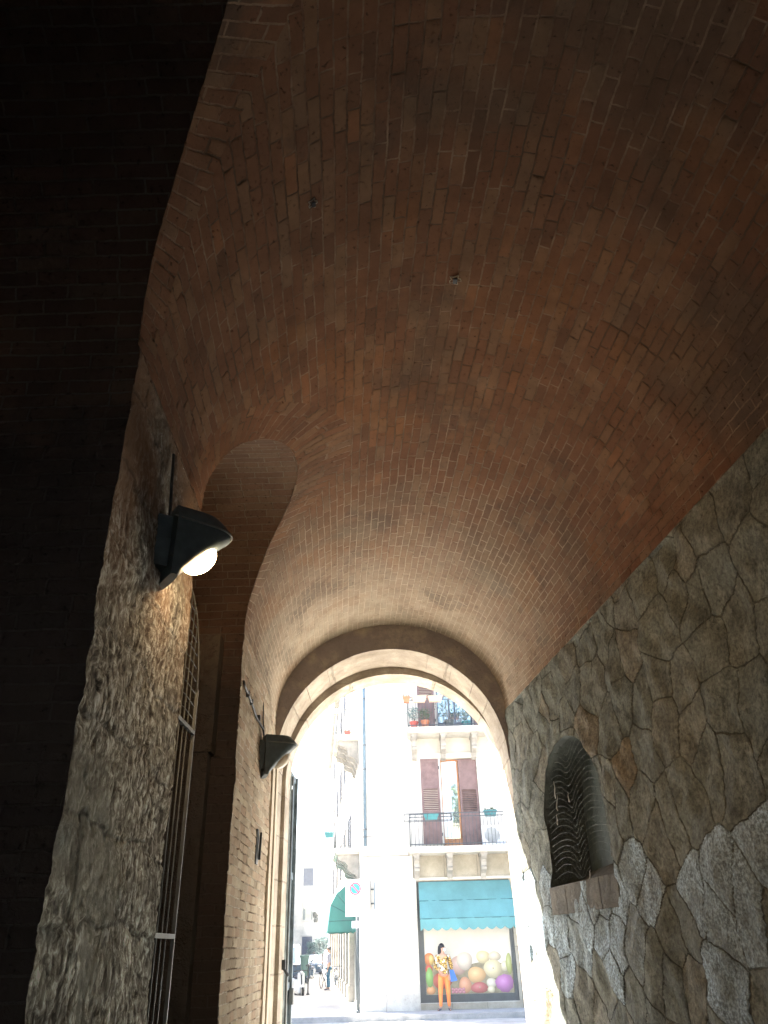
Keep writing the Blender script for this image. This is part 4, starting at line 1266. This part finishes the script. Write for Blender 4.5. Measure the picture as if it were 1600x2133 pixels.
for q_, (y, z, ln) in enumerate(((7.95, 3.0, 0.16), (7.90, 2.86, 0.14), (7.98, 2.70, 0.10), (7.60, 2.84, 0.09), (6.78, 2.30, 0.10), (7.3, 2.15, 0.08))):
    cw = MB()
    p = Vector((xr(y) + 0.03, y, z)); pts = [p]
    for i in range(6):
        p = p + Vector((rr.uniform(-.004, .004), rr.uniform(-.02, .02), -ln / 6)); pts.append(p)
    cw.tube([q - Vector((xs_, 7.48, NZ0)) for q in pts], [0.002, 0.003, 0.003, 0.005, 0.004, 0.007, 0.003], 5)
    cw.build('cobweb', [MAT['curtain']], net)

# ---- little holes and fittings in the vault
def vfit(y, thd, label, r_=0.03):
    p = vault_pt(R(thd), y)
    o = thing('vault_fitting', label, 'fitting', p)
    m_ = MB()
    rr = random.Random(int(y * 10))
    n = 14
    nrm = Vector((-math.cos(R(thd)), 0, -math.sin(R(thd))))
    ax = Vector((0, 1, 0)); bx_ = nrm.cross(ax)
    ring_ = []
    for i in range(n + 1):
        a = 2 * PI * (i % n) / n
        k_ = r_ * (1.2 + 0.45 * math.sin((i % n) * 2.3))
        ring_.append(ax * math.cos(a) * k_ + bx_ * math.sin(a) * k_ + nrm * 0.006)
    m_.tube(ring_, 0.0045, 4)
    m_.build('rough_edge', [MAT['render']], o)
    m2 = MB()
    P4 = [ax * (sx_ * r_ * 0.7) + bx_ * (sy_ * r_ * 0.5) + nrm * 0.01 for sx_, sy_ in ((-1, -1), (1, -1), (1, 1), (-1, 1))]
    P4 += [q + nrm * 0.012 for q in P4]
    m2.add(P4, [(0, 1, 2, 3), (7, 6, 5, 4), (0, 4, 5, 1), (1, 5, 6, 2), (2, 6, 7, 3), (3, 7, 4, 0)]).build('stub', [MAT['iron']], o)
vfit(3.88, 87.5, 'small broken fitting ringed with plaster near the crown of the vault')
vfit(3.06, 123, 'tiny pale metal bracket in the left of the vault', 0.022)
# dark raised patch standing in for a small hole under the unlit lamp
hl = MB().lathe([(0.055, -0.16), (0.075, -0.08), (0.06, 0.0), (0.075, 0.08), (0.045, 0.15)], n=12, sx=0.25, sy=1)
o = thing('wall_recess_patch', 'dark patch standing in for a small stained recess in the brick wall below the unlit lamp', 'recess', (xl(8.0) + 0.01, 8.0, 2.49))
hl.build('dark_patch', [MAT['iron']], o)
MB().tube([(0.03, 0, -0.12), (0.035, 0, 0.12)], 0.012, 6).build('patch_bar', [MAT['shopframe']], o)

# ------------------------------------------------------------------ people
MAT.update({
    'skin': plain('skin', (0.42, 0.24, 0.16), 0.55, 0.06, 20),
    'hair': plain('black_hair', (0.012, 0.012, 0.016), 0.5, 0.3, 40),
    'hair2': plain('dark_grey_hair', (0.05, 0.055, 0.06), 0.6, 0.3, 40),
    'trousers': plain('orange_trousers', (0.80, 0.22, 0.06), 0.8, 0.1, 12),
    'shoe': plain('grey_shoes', (0.05, 0.055, 0.09), 0.6),
    'bag': plain('blue_bag', (0.04, 0.13, 0.42), 0.6, 0.1),
    'shirt': plain('pale_lilac_shirt', (0.26, 0.27, 0.33), 0.8, 0.06),
    'jeans': plain('light_blue_jeans', (0.05, 0.13, 0.20), 0.8, 0.15, 14),
})
def knit():
    t = NT('patterned_yellow_sweater')
    P = t.co()
    v = t.n('TexVoronoi', {'Vector': P, 'Scale': 17.0}, out=0, feature='DISTANCE_TO_EDGE')
    v2 = t.n('TexVoronoi', {'Vector': P, 'Scale': 17.0}, out=1, feature='F1')
    w_ = t.sep(v2)[0]
    c = t.ramp(v, [(0.0, (0.03, 0.025, 0.02)), (0.10, (0.05, 0.035, 0.02)), (0.14, (0.62, 0.36, 0.08)), (0.5, (0.70, 0.42, 0.11))], 'LINEAR')
    c = t.mix(t.math('GREATER_THAN', w_, 0.78), c, (0.70, 0.62, 0.48))
    return t.done(c, 0.85)
MAT['knit'] = knit()
def skin_mesh(name, J, E, mat, parent, sub=2, root=0):
    """J: list of (x,y,z,rx,ry); E: edges. Grown with a Skin modifier, then frozen."""
    me = bpy.data.meshes.new(name)
    me.from_pydata([j[:3] for j in J], E, [])
    o = bpy.data.objects.new(name, me); sc.collection.objects.link(o)
    md = o.modifiers.new('s', 'SKIN')
    md.use_smooth_shade = True
    sv = me.skin_vertices[0].data if len(me.skin_vertices) else None
    if sv is None:
        bm = bmesh.new(); bm.from_mesh(me); bm.verts.layers.skin.verify(); bm.to_mesh(me); bm.free()
        sv = me.skin_vertices[0].data
    for k, j in enumerate(J):
        sv[k].radius = (j[3], j[4] if len(j) > 4 else j[3])
        sv[k].use_root = (k == root)
    sb = o.modifiers.new('sub', 'SUBSURF'); sb.levels = sub; sb.render_levels = sub
    bpy.context.view_layer.update()
    dg = bpy.context.evaluated_depsgraph_get()
    m2 = bpy.data.meshes.new_from_object(o.evaluated_get(dg))
    o.modifiers.clear(); o.data = m2; m2.name = name
    m2.materials.clear(); m2.materials.append(mat)
    for p in m2.polygons: p.use_smooth = True
    o.parent = parent
    return o
def hand(J, E, wi, d, side, cur):
    """palm + five fingers from wrist vertex index wi, pointing along d"""
    w_ = Vector(J[wi][:3]); d = Vector(d).normalized()
    s_ = Vector(side).normalized(); c_ = Vector(cur).normalized()
    J.append((*(w_ + d * 0.05), 0.030, 0.017)); pi_ = len(J) - 1; E.append((wi, pi_))
    for k, (off, ln) in enumerate(((-0.028, 0.072), (-0.009, 0.082), (0.010, 0.078), (0.028, 0.062))):
        b_ = w_ + d * 0.085 + s_ * off
        J.append((*b_, 0.009)); a1 = len(J) - 1; E.append((pi_, a1))
        J.append((*(b_ + d * ln * 0.5 + c_ * ln * 0.25), 0.0085)); E.append((a1, a1 + 1))
        J.append((*(b_ + d * ln * 0.75 + c_ * ln * 0.65), 0.007)); E.append((a1 + 1, a1 + 2))
    b_ = w_ + d * 0.03 - s_ * 0.03
    J.append((*b_, 0.010)); a1 = len(J) - 1; E.append((pi_, a1))
    J.append((*(b_ + d * 0.035 - s_ * 0.02 + c_ * 0.015), 0.009)); E.append((a1, a1 + 1))
def person(x, y, rz, h, label, pose, garb):
    root = thing('person', label, 'person', (x, y, 0.004), rz)
    k = h / 1.70
    # figure faces -Y; +X is the image right when facing the camera
    J = [(0, 0, 0.95, .135, .10), (0, 0, 1.10, .115, .085), (0, 0.01, 1.28, .15, .095), (0, 0.01, 1.40, .12, .075), (0, 0.0, 1.47, .05, .05), (0, -0.005, 1.53, .05, .055), (0, -0.012, 1.60, .075, .09), (0, -0.005, 1.66, .06, .075)]
    E = [(0, 1), (1, 2), (2, 3), (3, 4), (4, 5), (5, 6), (6, 7)]
    def add(p, r_, to):
        J.append((*p, *(r_ if isinstance(r_, tuple) else (r_, r_)))); E.append((to, len(J) - 1)); return len(J) - 1
    out = {}
    for s_, nm in ((-1, 'l'), (1, 'r')):
        f_ = pose['foot_' + nm]; kn = pose['knee_' + nm]
        a = add((s_ * 0.085, 0, 0.86), (.088, .09), 0); a2 = add((s_ * 0.09 * 0.5 + kn[0] * 0.5, kn[1] * 0.5, 0.68), .078, a)
        b = add((kn[0], kn[1], 0.48), .055, a2); b2 = add(((kn[0] + f_[0]) / 2, (kn[1] + f_[1]) / 2 + 0.01, 0.33), .052, b)
        c = add((f_[0], f_[1], 0.09), .036, b2)
        d_ = add((f_[0] + f_[2] * 0.10, f_[1] - f_[3] * 0.10, 0.035), (.036, .028), c); e_ = add((f_[0] + f_[2] * 0.17, f_[1] - f_[3] * 0.17, 0.025), (.030, .02), d_)
        sh = add((s_ * 0.165, 0.01, 1.385), .055, 3); el = pose['elbow_' + nm]; wr = pose['wrist_' + nm]
        el_ = add(el, .04, sh); wi = add(wr, .025, el_)
        dd = Vector(wr) - Vector(el)
        hand(J, E, wi, dd, (0, 1, 0) if abs(dd.x) > abs(dd.y) else (1, 0, 0), pose['curl'])
        out[nm] = (sh, el_, wi, a, a2, b, b2, c, d_, e_)
    J = [(j[0] * k, j[1] * k, j[2] * k, j[3] * k, (j[4] if len(j) > 4 else j[3]) * k) for j in J]
    skin_mesh('body', J, E, MAT['skin'], root)
    # trousers
    tj = [0, *out['l'][3:8], *out['r'][3:8]]
    m_ = {v: i for i, v in enumerate(tj)}
    TJ = []
    for v in tj:
        j = J[v]; g_ = garb.get('flare', 0.012)
        TJ.append((j[0], j[1], j[2] + (0.02 if v == 0 else 0), j[3] + g_, j[4] + g_))
    TE = [(m_[a], m_[b]) for a, b in E if a in m_ and b in m_]
    skin_mesh('trousers', TJ, TE, garb['legs'], root)
    # top
    sj = [1, 0, 2, 3, out['l'][0], out['l'][1], out['l'][2], out['r'][0], out['r'][1], out['r'][2]]
    SJ = []; m_ = {v: i for i, v in enumerate(sj)}
    for v in sj:
        j = J[v]; g_ = 0.022
        if v == 0: SJ.append((j[0], j[1], j[2] + garb.get('hem', 0.05), j[3] + 0.03, j[4] + 0.03)); continue
        if v in (out['l'][2], out['r'][2]):
            e = J[out['l'][1]] if v == out['l'][2] else J[out['r'][1]]
            q = Vector(e[:3]).lerp(Vector(j[:3]), garb.get('sleeve', 0.9)); SJ.append((*q, 0.034, 0.034)); continue
        SJ.append((*j[:3], j[3] + g_, j[4] + g_))
    SE = [(m_[a], m_[b]) for a, b in E if a in m_ and b in m_]
    skin_mesh('top', SJ, SE, garb['top'], root)
    # shoes
    for nm in 'lr':
        c, d_, e_ = out[nm][7:10]
        skin_mesh('shoe', [(J[c][0], J[c][1] + 0.015, 0.05, .042, .035), (J[d_][0], J[d_][1], 0.036, .046, .034), (J[e_][0], J[e_][1], 0.03, .036, .028)], [(0, 1), (1, 2)], MAT['shoe'], root)
    return root, J, k
pose = dict(foot_l=(-0.13, 0.0, -0.6, 0.8), knee_l=(-0.115, -0.02), foot_r=(0.12, 0.03, 0.15, 1.0), knee_r=(0.11, -0.01),
            elbow_l=(-0.25, 0.06, 1.13), wrist_l=(-0.13, -0.10, 1.02), elbow_r=(0.25, 0.05, 1.13), wrist_r=(0.19, -0.06, 0.93), curl=(0.2, 0.3, -0.9))
wo, J, k = person(1.38, 26.55, 0.0, 1.67, 'woman in a patterned yellow sweater and orange trousers before the fruit poster', pose,
                  dict(legs=MAT['trousers'], top=MAT['knit'], flare=0.012, hem=-0.04))
# head turned to image right: nose, ears, mask, long dark hair
MB().sph((0.085, -0.03, 1.575), 0.016, 0.012, 0.018).build('nose', [MAT['skin']], wo)
MB().sph((0.055, -0.035, 1.545), 0.038, 0.045, 0.045).build('face_mask', [MAT['white']], wo)
MB().sph((0.066, -0.062, 1.60), 0.010, 0.008, 0.007, 8, 6).build('eye', [MAT['hair']], wo)
hr = MB().sph((-0.02, 0.01, 1.625), 0.088, 0.105, 0.088, 16, 10).sph((-0.045, 0.03, 1.55), 0.075, 0.09, 0.11)
hr.tube([(-0.04, 0.03, 1.62), (-0.065, 0.05, 1.50), (-0.085, 0.055, 1.38), (-0.10, 0.06, 1.24)], [0.085, 0.075, 0.055, 0.012], 12)
hr.build('hair', [MAT['hair']], wo)
bgm = MB()
bgm.tube([(0.12, -0.11, 1.40), (0.17, -0.105, 1.25), (0.235, -0.06, 1.08)], 0.009, 6)
bgt = thing('shoulder_bag', 'blue bag hanging from the hand of the woman in orange trousers', 'bag', (1.60, 26.47, 0.72))
m_ = MB(); m_.add([(-0.05, -0.04, 0.30), (0.07, -0.04, 0.30), (0.07, 0.04, 0.30), (-0.05, 0.04, 0.30), (-0.02, -0.07, 0.0), (0.17, -0.07, 0.03), (0.17, 0.07, 0.03), (-0.02, 0.07, 0.0)],
      [(0, 1, 2, 3), (7, 6, 5, 4), (0, 4, 5, 1), (1, 5, 6, 2), (2, 6, 7, 3), (3, 7, 4, 0)])
m_.build('pouch', [MAT['bag']], bgt)
MB().tube([(-0.02, 0, 0.30), (-0.06, -0.01, 0.45), (-0.09, -0.03, 0.66)], 0.010, 6).build('strap', [MAT['hair']], bgt)

pose2 = dict(foot_l=(-0.10, 0.05, 0, 1.0), knee_l=(-0.09, 0.0), foot_r=(0.10, -0.03, 0, 1.0), knee_r=(0.09, -0.04),
             elbow_l=(-0.21, 0.02, 1.12), wrist_l=(-0.16, -0.20, 1.10), elbow_r=(0.22, 0.04, 1.12), wrist_r=(0.21, -0.04, 0.88), curl=(0, 0, -1))
ma, J, k = person(-3.20, 42.0, R(-80), 1.76, 'man in a pale shirt and light blue jeans standing on the side street pavement', pose2,
                  dict(legs=MAT['jeans'], top=MAT['shirt'], flare=0.02, hem=-0.06, sleeve=0.25))
MB().sph((0, 0.01, 1.69), 0.082, 0.10, 0.085, 14, 8).build('hair', [MAT['hair2']], ma)
MB().sph((0, -0.11, 1.64), 0.014, 0.016, 0.018).build('nose', [MAT['skin']], ma)

# ------------------------------------------------------------------ bicycle, scooter, vehicles, street things
MAT.update({
    'tyre': plain('tyre_rubber', (0.02, 0.02, 0.02), 0.8),
    'chrome': plain('bright_metal', (0.5, 0.5, 0.52), 0.3, 0.05, 5, 0, 0.8),
    'seatcol': plain('seat_vinyl', (0.05, 0.06, 0.09), 0.5),
    'carwhite': plain('white_car_paint', (0.75, 0.76, 0.76), 0.25, 0.02, 2, 0, 0, 0.5),
    'cardark': plain('dark_blue_car_paint', (0.05, 0.08, 0.12), 0.25, 0.02, 2, 0, 0, 0.5),
    'bingreen': plain('green_bin_plastic', (0.12, 0.20, 0.18), 0.5),
    'taillight': plain('red_lens', (0.45, 0.02, 0.02), 0.3),
})
def wheel(parent, c, r_, wd, name='wheel', spokes=0):
    mb = MB()
    n = 24
    mb.tube([(c[0], c[1] + r_ * math.cos(2 * PI * i / n), c[2] + r_ * math.sin(2 * PI * i / n)) for i in range(n + 1)], wd, 8, caps=False)
    o = mb.build(name, [MAT['tyre']], parent)
    m2 = MB()
    if spokes:
        for i in range(spokes):
            a = 2 * PI * i / spokes
            m2.tube([(c[0], c[1], c[2]), (c[0], c[1] + r_ * math.cos(a), c[2] + r_ * math.sin(a))], 0.003, 4)
        m2.tube([(c[0] - 0.03, c[1], c[2]), (c[0] + 0.03, c[1], c[2])], 0.02, 8)
    else:
        m2.tube([(c[0] - wd * 0.7, c[1], c[2]), (c[0] + wd * 0.7, c[1], c[2])], r_ * 0.72, 16)
    m2.build('rim', [MAT['chrome']], parent).parent = o
    return o
def bicycle(x, y, rz, label):
    b = thing('bicycle', label, 'bicycle', (x, y, 0.0), rz, 'bicycles on the side street')
    wheel(b, (0, -0.52, 0.34), 0.33, 0.018, spokes=14); wheel(b, (0, 0.52, 0.34), 0.33, 0.018, spokes=14)
    f = MB()
    bb, st, hd = (0, 0.08, 0.30), (0, 0.22, 0.78), (0, -0.36, 0.82)
    for a, c in ((bb, st), (bb, (0, -0.37, 0.68)), (st, hd), (st, (0, 0.52, 0.34)), (bb, (0, 0.52, 0.34)), (hd, (0, -0.52, 0.34)), (hd, (0, -0.33, 0.98))):
        f.tube([a, c], 0.016, 8)
    f.build('frame', [MAT['cardark']], b)
    MB().tube([(-0.28, -0.20, 1.0), (-0.2, -0.3, 1.0), (0, -0.33, 0.98), (0.2, -0.3, 1.0), (0.28, -0.20, 1.0)], 0.013, 8).build('handlebar', [MAT['iron']], b)
    MB().sph((0, 0.26, 0.90), 0.07, 0.13, 0.035).tube([st, (0, 0.25, 0.89)], 0.013, 6).build('saddle', [MAT['seatcol']], b)
    MB().tube([(-0.1, 0.02, 0.22), (-0.03, 0.08, 0.30), (0.03, 0.08, 0.30), (0.1, 0.14, 0.38)], 0.01, 6).build('pedals', [MAT['iron']], b)
    return b
bicycle(-2.72, 39.9, R(12), 'dark bicycle leaning by the wall right of the man in jeans')
bicycle(-3.62, 44.6, R(-10), 'bicycle parked beyond the man in jeans on the pavement')
def scooter(x, y, rz, label, col, s=1.0):
    b = thing('scooter', label, 'scooter', (x, y, -0.13), rz, 'scooters parked along the side street')
    b.scale = (s, s, s)
    wheel(b, (0, -0.62, 0.24), 0.20, 0.05); wheel(b, (0, 0.60, 0.24), 0.20, 0.05)
    m_ = MB()
    m_.prism([(-0.50, 0.22), (-0.42, 0.95), (-0.36, 0.95), (-0.34, 0.35), (0.12, 0.30), (0.2, 0.66), (0.78, 0.72), (0.86, 0.55), (0.60, 0.42), (0.30, 0.20), (-0.3, 0.16)], 'x', -0.15, 0.15)
    m_.prism([(-0.80, 0.42), (-0.62, 0.52), (-0.44, 0.46), (-0.46, 0.30), (-0.62, 0.36)], 'x', -0.07, 0.07)
    o = m_.build('body', [col], b)
    bm = bmesh.new(); bm.from_mesh(o.data); bmesh.ops.bevel(bm, geom=list(bm.edges), offset=0.025, segments=2, affect='EDGES'); bm.to_mesh(o.data); bm.free()
    MB().sph((0, 0.30, 0.76), 0.14, 0.28, 0.07).sph((0, 0.62, 0.80), 0.13, 0.2, 0.06).build('seat', [MAT['seatcol']], b)
    MB().tube([(-0.3, -0.33, 1.0), (-0.12, -0.42, 1.02), (0.12, -0.42, 1.02), (0.3, -0.33, 1.0)], 0.02, 8).tube([(0, -0.62, 0.24), (0, -0.45, 0.98)], 0.03, 8).build('handlebar', [MAT['iron']], b)
    MB().sph((0, -0.47, 0.93), 0.08, 0.05, 0.08).build('headlight', [MAT['chrome']], b)
    MB().box(-0.07, 0.07, 0.86, 0.90, 0.52, 0.60).build('tail_light', [MAT['taillight']], b)
    for q_ in (-1, 1): MB().tube([(q_ * 0.2, -0.40, 1.0), (q_ * 0.24, -0.42, 1.16)], 0.008, 5).sph((q_ * 0.25, -0.42, 1.20), 0.06, 0.012, 0.04).build('mirror', [MAT['iron']], b)
    return b
scooter(-4.2, 38.4, R(20), 'white scooter with dark seat parked nearest at the left kerb', MAT['carwhite'])
bx = thing('delivery_box', 'dark blue box strapped behind the seat of the nearest white scooter', 'box', (-4.45, 39.1, 0.70), R(20))
m_ = MB().box(-0.2, 0.2, -0.2, 0.2, 0.0, 0.36).build('case', [MAT['cardark']], bx)
MB().box(-0.21, 0.21, -0.21, 0.21, 0.361, 0.40).build('lid', [MAT['seatcol']], bx)
scooter(-5.3, 52.0, R(15), 'dark scooter parked behind the green litter bin', MAT['cardark'])
scooter(-5.8, 60.0, R(-10), 'far dark scooter at the kerb before the parked car', MAT['cardark'])
# litter bin
bn = thing('litter_bin', 'tapering green litter bin on a dark post at the kerb', 'litter bin', (-4.24, 41.0, 0.0))
MB().lathe([(0.14, 0.62), (0.20, 1.35), (0.235, 1.36), (0.235, 1.44), (0.20, 1.46), (0.18, 1.40)], n=16).build('bin', [MAT['bingreen']], bn, sharp=40)
MB().tube([(0.0, 0.24, 0), (0.0, 0.24, 1.5)], 0.03, 8).build('post', [MAT['iron']], bn)
# bollard chain post
bo = thing('bollard', 'slim dark kerb post left of the pavement beside the scooter', 'bollard', (-3.78, 38.2, 0.0))
MB().lathe([(0.05, 0), (0.05, 0.06), (0.03, 0.08), (0.03, 1.0), (0.045, 1.02), (0.04, 1.10), (0.0, 1.13)], n=12).build('shaft', [MAT['iron']], bo)
MB().lathe([(0.07, 0.0), (0.07, 0.03), (0.05, 0.05)], n=12).build('foot', [MAT['iron']], bo)
def vehicle(x, y, rz, label, col, van, name):
    v = thing(name, label, 'van' if van else 'car', (x, y, -0.13), rz)
    if van:
        prof = [(-2.4, 0.35), (-2.45, 0.9), (-2.2, 1.15), (-1.55, 1.95), (-1.2, 2.10), (2.35, 2.12), (2.45, 1.9), (2.45, 0.4), (2.3, 0.3), (-2.2, 0.28)]
        gl1 = [(-2.1, 1.2), (-1.56, 1.88), (-0.6, 1.88), (-0.6, 1.2)]; wr = 0.34; wy = 1.55; hw = 0.92
        rear = (1.3, 1.85)
    else:
        prof = [(-2.05, 0.35), (-2.1, 0.70), (-1.95, 0.88), (-1.05, 0.98), (-0.45, 1.42), (1.0, 1.44), (1.75, 1.0), (2.05, 0.92), (2.08, 0.45), (1.9, 0.28), (-1.9, 0.26)]
        gl1 = [(-0.9, 1.0), (-0.42, 1.36), (0.95, 1.38), (1.45, 1.0)]; wr = 0.31; wy = 1.3; hw = 0.84
        rear = (1.05, 1.36)
    o = MB().prism(prof, 'x', -hw, hw).build('body', [col], v)
    bm = bmesh.new(); bm.from_mesh(o.data); bmesh.ops.bevel(bm, geom=[e for e in bm.edges], offset=0.07, segments=3, affect='EDGES'); bm.to_mesh(o.data); bm.free()
    for p in o.data.polygons: p.use_smooth = True
    o.data.set_sharp_from_angle(angle=R(40))
    for s_ in (-1, 1):
        MB().prism(gl1, 'x', s_ * hw - 0.012, s_ * hw + 0.012).build('side_window', [MAT['glass']], v)
    m_ = MB()
    xs2 = hw - 0.14
    if van: m_.add([(-xs2, -2.24, 1.17), (xs2, -2.24, 1.17), (xs2 - 0.06, -1.60, 1.94), (-xs2 + 0.06, -1.60, 1.94)], [(0, 1, 2, 3)])
    else: m_.add([(-xs2, -1.03, 1.02), (xs2, -1.03, 1.02), (xs2 - 0.06, -0.50, 1.41), (-xs2 + 0.06, -0.50, 1.41)], [(0, 1, 2, 3)])
    m_.build('windscreen', [MAT['glass']], v, fix=False)
    for s_ in (-1, 1):
        for yy in (-wy, wy): wheel(v, (s_ * (hw - 0.05), yy, 0.31), 0.22, 0.10)
        MB().sph((s_ * (hw - 0.22), prof[1][0] + 0.03, 0.72), 0.14, 0.06, 0.09).build('headlight', [MAT['chrome']], v)
        MB().box(s_ * (hw - 0.12) - 0.08, s_ * (hw - 0.12) + 0.08, prof[-3 if van else -3][0] - 0.02, prof[-3][0] + 0.03, 0.75, 1.05).build('tail_light', [MAT['taillight']], v)
    MB().box(-hw + 0.1, hw - 0.1, prof[0][0] - 0.08, prof[0][0] + 0.02, 0.36, 0.5).build('bumper', [MAT['seatcol']], v)
    return v
vehicle(-6.75, 53.0, R(5), 'white van parked in the side street left of the litter bin', MAT['carwhite'], True, 'parked_van')
vehicle(-6.95, 72.0, R(6), 'dark blue car parked far down the side street', MAT['cardark'], False, 'parked_car')
vehicle(-7.9, 80.0, R(6), 'pale car parked farthest down the side street', MAT['carwhite'], False, 'parked_car')
# street lantern on a bracket
ln = thing('street_lantern', 'dark street lantern on a wall bracket high over the side street', 'lantern', (-5.5, 60.0, 3.3))
MB().tube([(0, 0, 0.0), (0.02, 0, 0.32)], [0.13, 0.20], 8).tube([(0.02, 0, 0.32), (-0.18, 0, 0.75)], [0.20, 0.10], 8).build('head', [MAT['shopframe']], ln)
MB().tube([(-0.18, 0, 0.75), (-0.1, 0, 0.95), (0.3, 0, 1.0), (1.15, 0, 0.9)], 0.03, 6).build('arm', [MAT['iron']], ln)
# far houses closing the street
def far_house(name, x0, x1, y0, y1, h, label, seed):
    b = thing(name, label, 'building', ((x0 + x1) / 2, y0, 0), 0)
    wob_ = MB().box(x0, x1, y0, y1, -0.2, h)
    W(wob_, 'wall', [MAT['stucco']], b)
    W(MB().box(x0 - 0.3, x1 + 0.3, y0 - 0.4, y1 + 0.3, h, h + 0.35), 'cornice', [MAT['balcony']], b)
    nfl = int((h - 1) / 3.4)
    nw_ = max(2, int((x1 - x0) / 2.6))
    for fl_ in range(nfl):
        for i in range(nw_):
            x = x0 + (i + 0.5) * (x1 - x0) / nw_
            z = 1.2 + fl_ * 3.4
            f_ = W(MB().box(x - 0.55, x + 0.55, y0 - 0.06, y0 - 0.001, z, z + 1.8), 'window', [MAT['shutter2'] if (i + fl_ + seed) % 3 else MAT['glass']], b)
            W(MB().box(x - 0.7, x + 0.7, y0 - 0.16, y0 - 0.002, z - 0.14, z - 0.001).box(x - 0.7, x + 0.7, y0 - 0.12, y0 - 0.062, z + 1.801, z + 1.93), 'sill', [MAT['balcony']], b, f_)
far_house('apartment_house', -24.0, -8.4, 96.0, 106, 11.5, 'pale apartment house with grey shutters closing the far end of the street', 0)
th_ = thing('town_house', 'pale town house row on the opposite side of the street, unseen behind the arch jamb and added to shade it', 'building', (-9.3, 29.0, 0))  # unseen row added so that the side street lies in shade
W(MB().prism([(-9.3, 29), (-16.0, 96), (-28, 95), (-22, 29)], 'z', -0.2, 16.0), 'wall', [MAT['stucco']], th_)
W(MB().prism([(-9.0, 28.7), (-15.7, 96.3), (-28.2, 95.3), (-22.2, 28.7)], 'z', 16.001, 16.4), 'cornice', [MAT['balcony']], th_)
for k_ in range(10):
    for z in (1.0, 5.0, 9.0, 12.6):
        y_ = 32 + k_ * 5.8; x_ = -9.3 - 0.1 * (y_ - 29) + 0.03
        W(MB().box(x_ - 0.08, x_ + 0.10, y_, y_ + 1.1, z, z + 1.9), 'window', [MAT['shutter2']], th_)

# trees: one beside the gateway (mirrored in the balcony glass), small ones far down the street
def tree(x, y, h, r_, seed, label, leaf=0.16, nl=2600, zc=0.68):
    t_ = thing('tree', label, 'tree', (x, y, -0.13), 0, 'street trees')
    rr = random.Random(seed)
    tk = MB().tube([(0, 0, 0), (0.05, 0.02, h * 0.25), (-0.05, 0.05, h * 0.5), (0.03, 0, h * 0.75)], [0.035 * h * 0.6, 0.025 * h * 0.6, 0.018 * h * 0.6, 0.008 * h], 9)
    cl = []
    for i in range(11):
        a = rr.uniform(0, 2 * PI); rad = rr.uniform(0.25, 0.85) * r_
        c = Vector((rad * math.cos(a), rad * math.sin(a), h * zc + rr.uniform(-0.75, 0.75) * r_ * 0.8))
        cl.append(c); tk.tube([(0, 0, h * rr.uniform(0.3, 0.55)), tuple(c * 0.55 + Vector((0, 0, h * 0.2))), tuple(c)], [0.05 * h / 6, 0.03 * h / 6, 0.01], 6)
    tk.build('trunk', [MAT['bark']], t_)
    k = MB()
    for i, c in enumerate(cl): leaf_clump(k, c, r_ * rr.uniform(0.3, 0.5), nl // 11, leaf, seed * 31 + i, 0.8)
    k.build('crown', [MAT['leaf'] if h > 5 else MAT['leaf2']], t_, fix=False)
    return t_
tree(4.6, 15.0, 9.0, 2.3, 4, 'leafy green tree outside the gateway mirrored in the balcony door', 0.26, 5200, 0.82)
tree(-7.35, 88.0, 3.3, 0.9, 5, 'small grey-green street tree far down the side street, right of the litter bin', 0.2, 1400)
tree(-8.6, 92.0, 2.8, 0.9, 6, 'small low tree farthest down the side street, just left of the other far tree', 0.2, 1200)

# ------------------------------------------------------------------ air
if HAZE:  # thin haze added to stand in for the lens veil
    hz = MB().box(-402, 402, -202, 702, -1.35, 17.2).build('haze', [])
    m_ = bpy.data.materials.new('haze_air'); m_.use_nodes = True
    nt_ = m_.node_tree; nt_.nodes.clear()
    pv = nt_.nodes.new('ShaderNodeVolumePrincipled'); om = nt_.nodes.new('ShaderNodeOutputMaterial')
    pv.inputs['Color'].default_value = (0.86, 0.90, 0.93, 1); pv.inputs['Density'].default_value = HAZE
    pv.inputs['Anisotropy'].default_value = 0.3
    nt_.links.new(pv.outputs[0], om.inputs['Volume'])
    hz.data.materials.append(m_)
    tag(hz, kind='stuff')
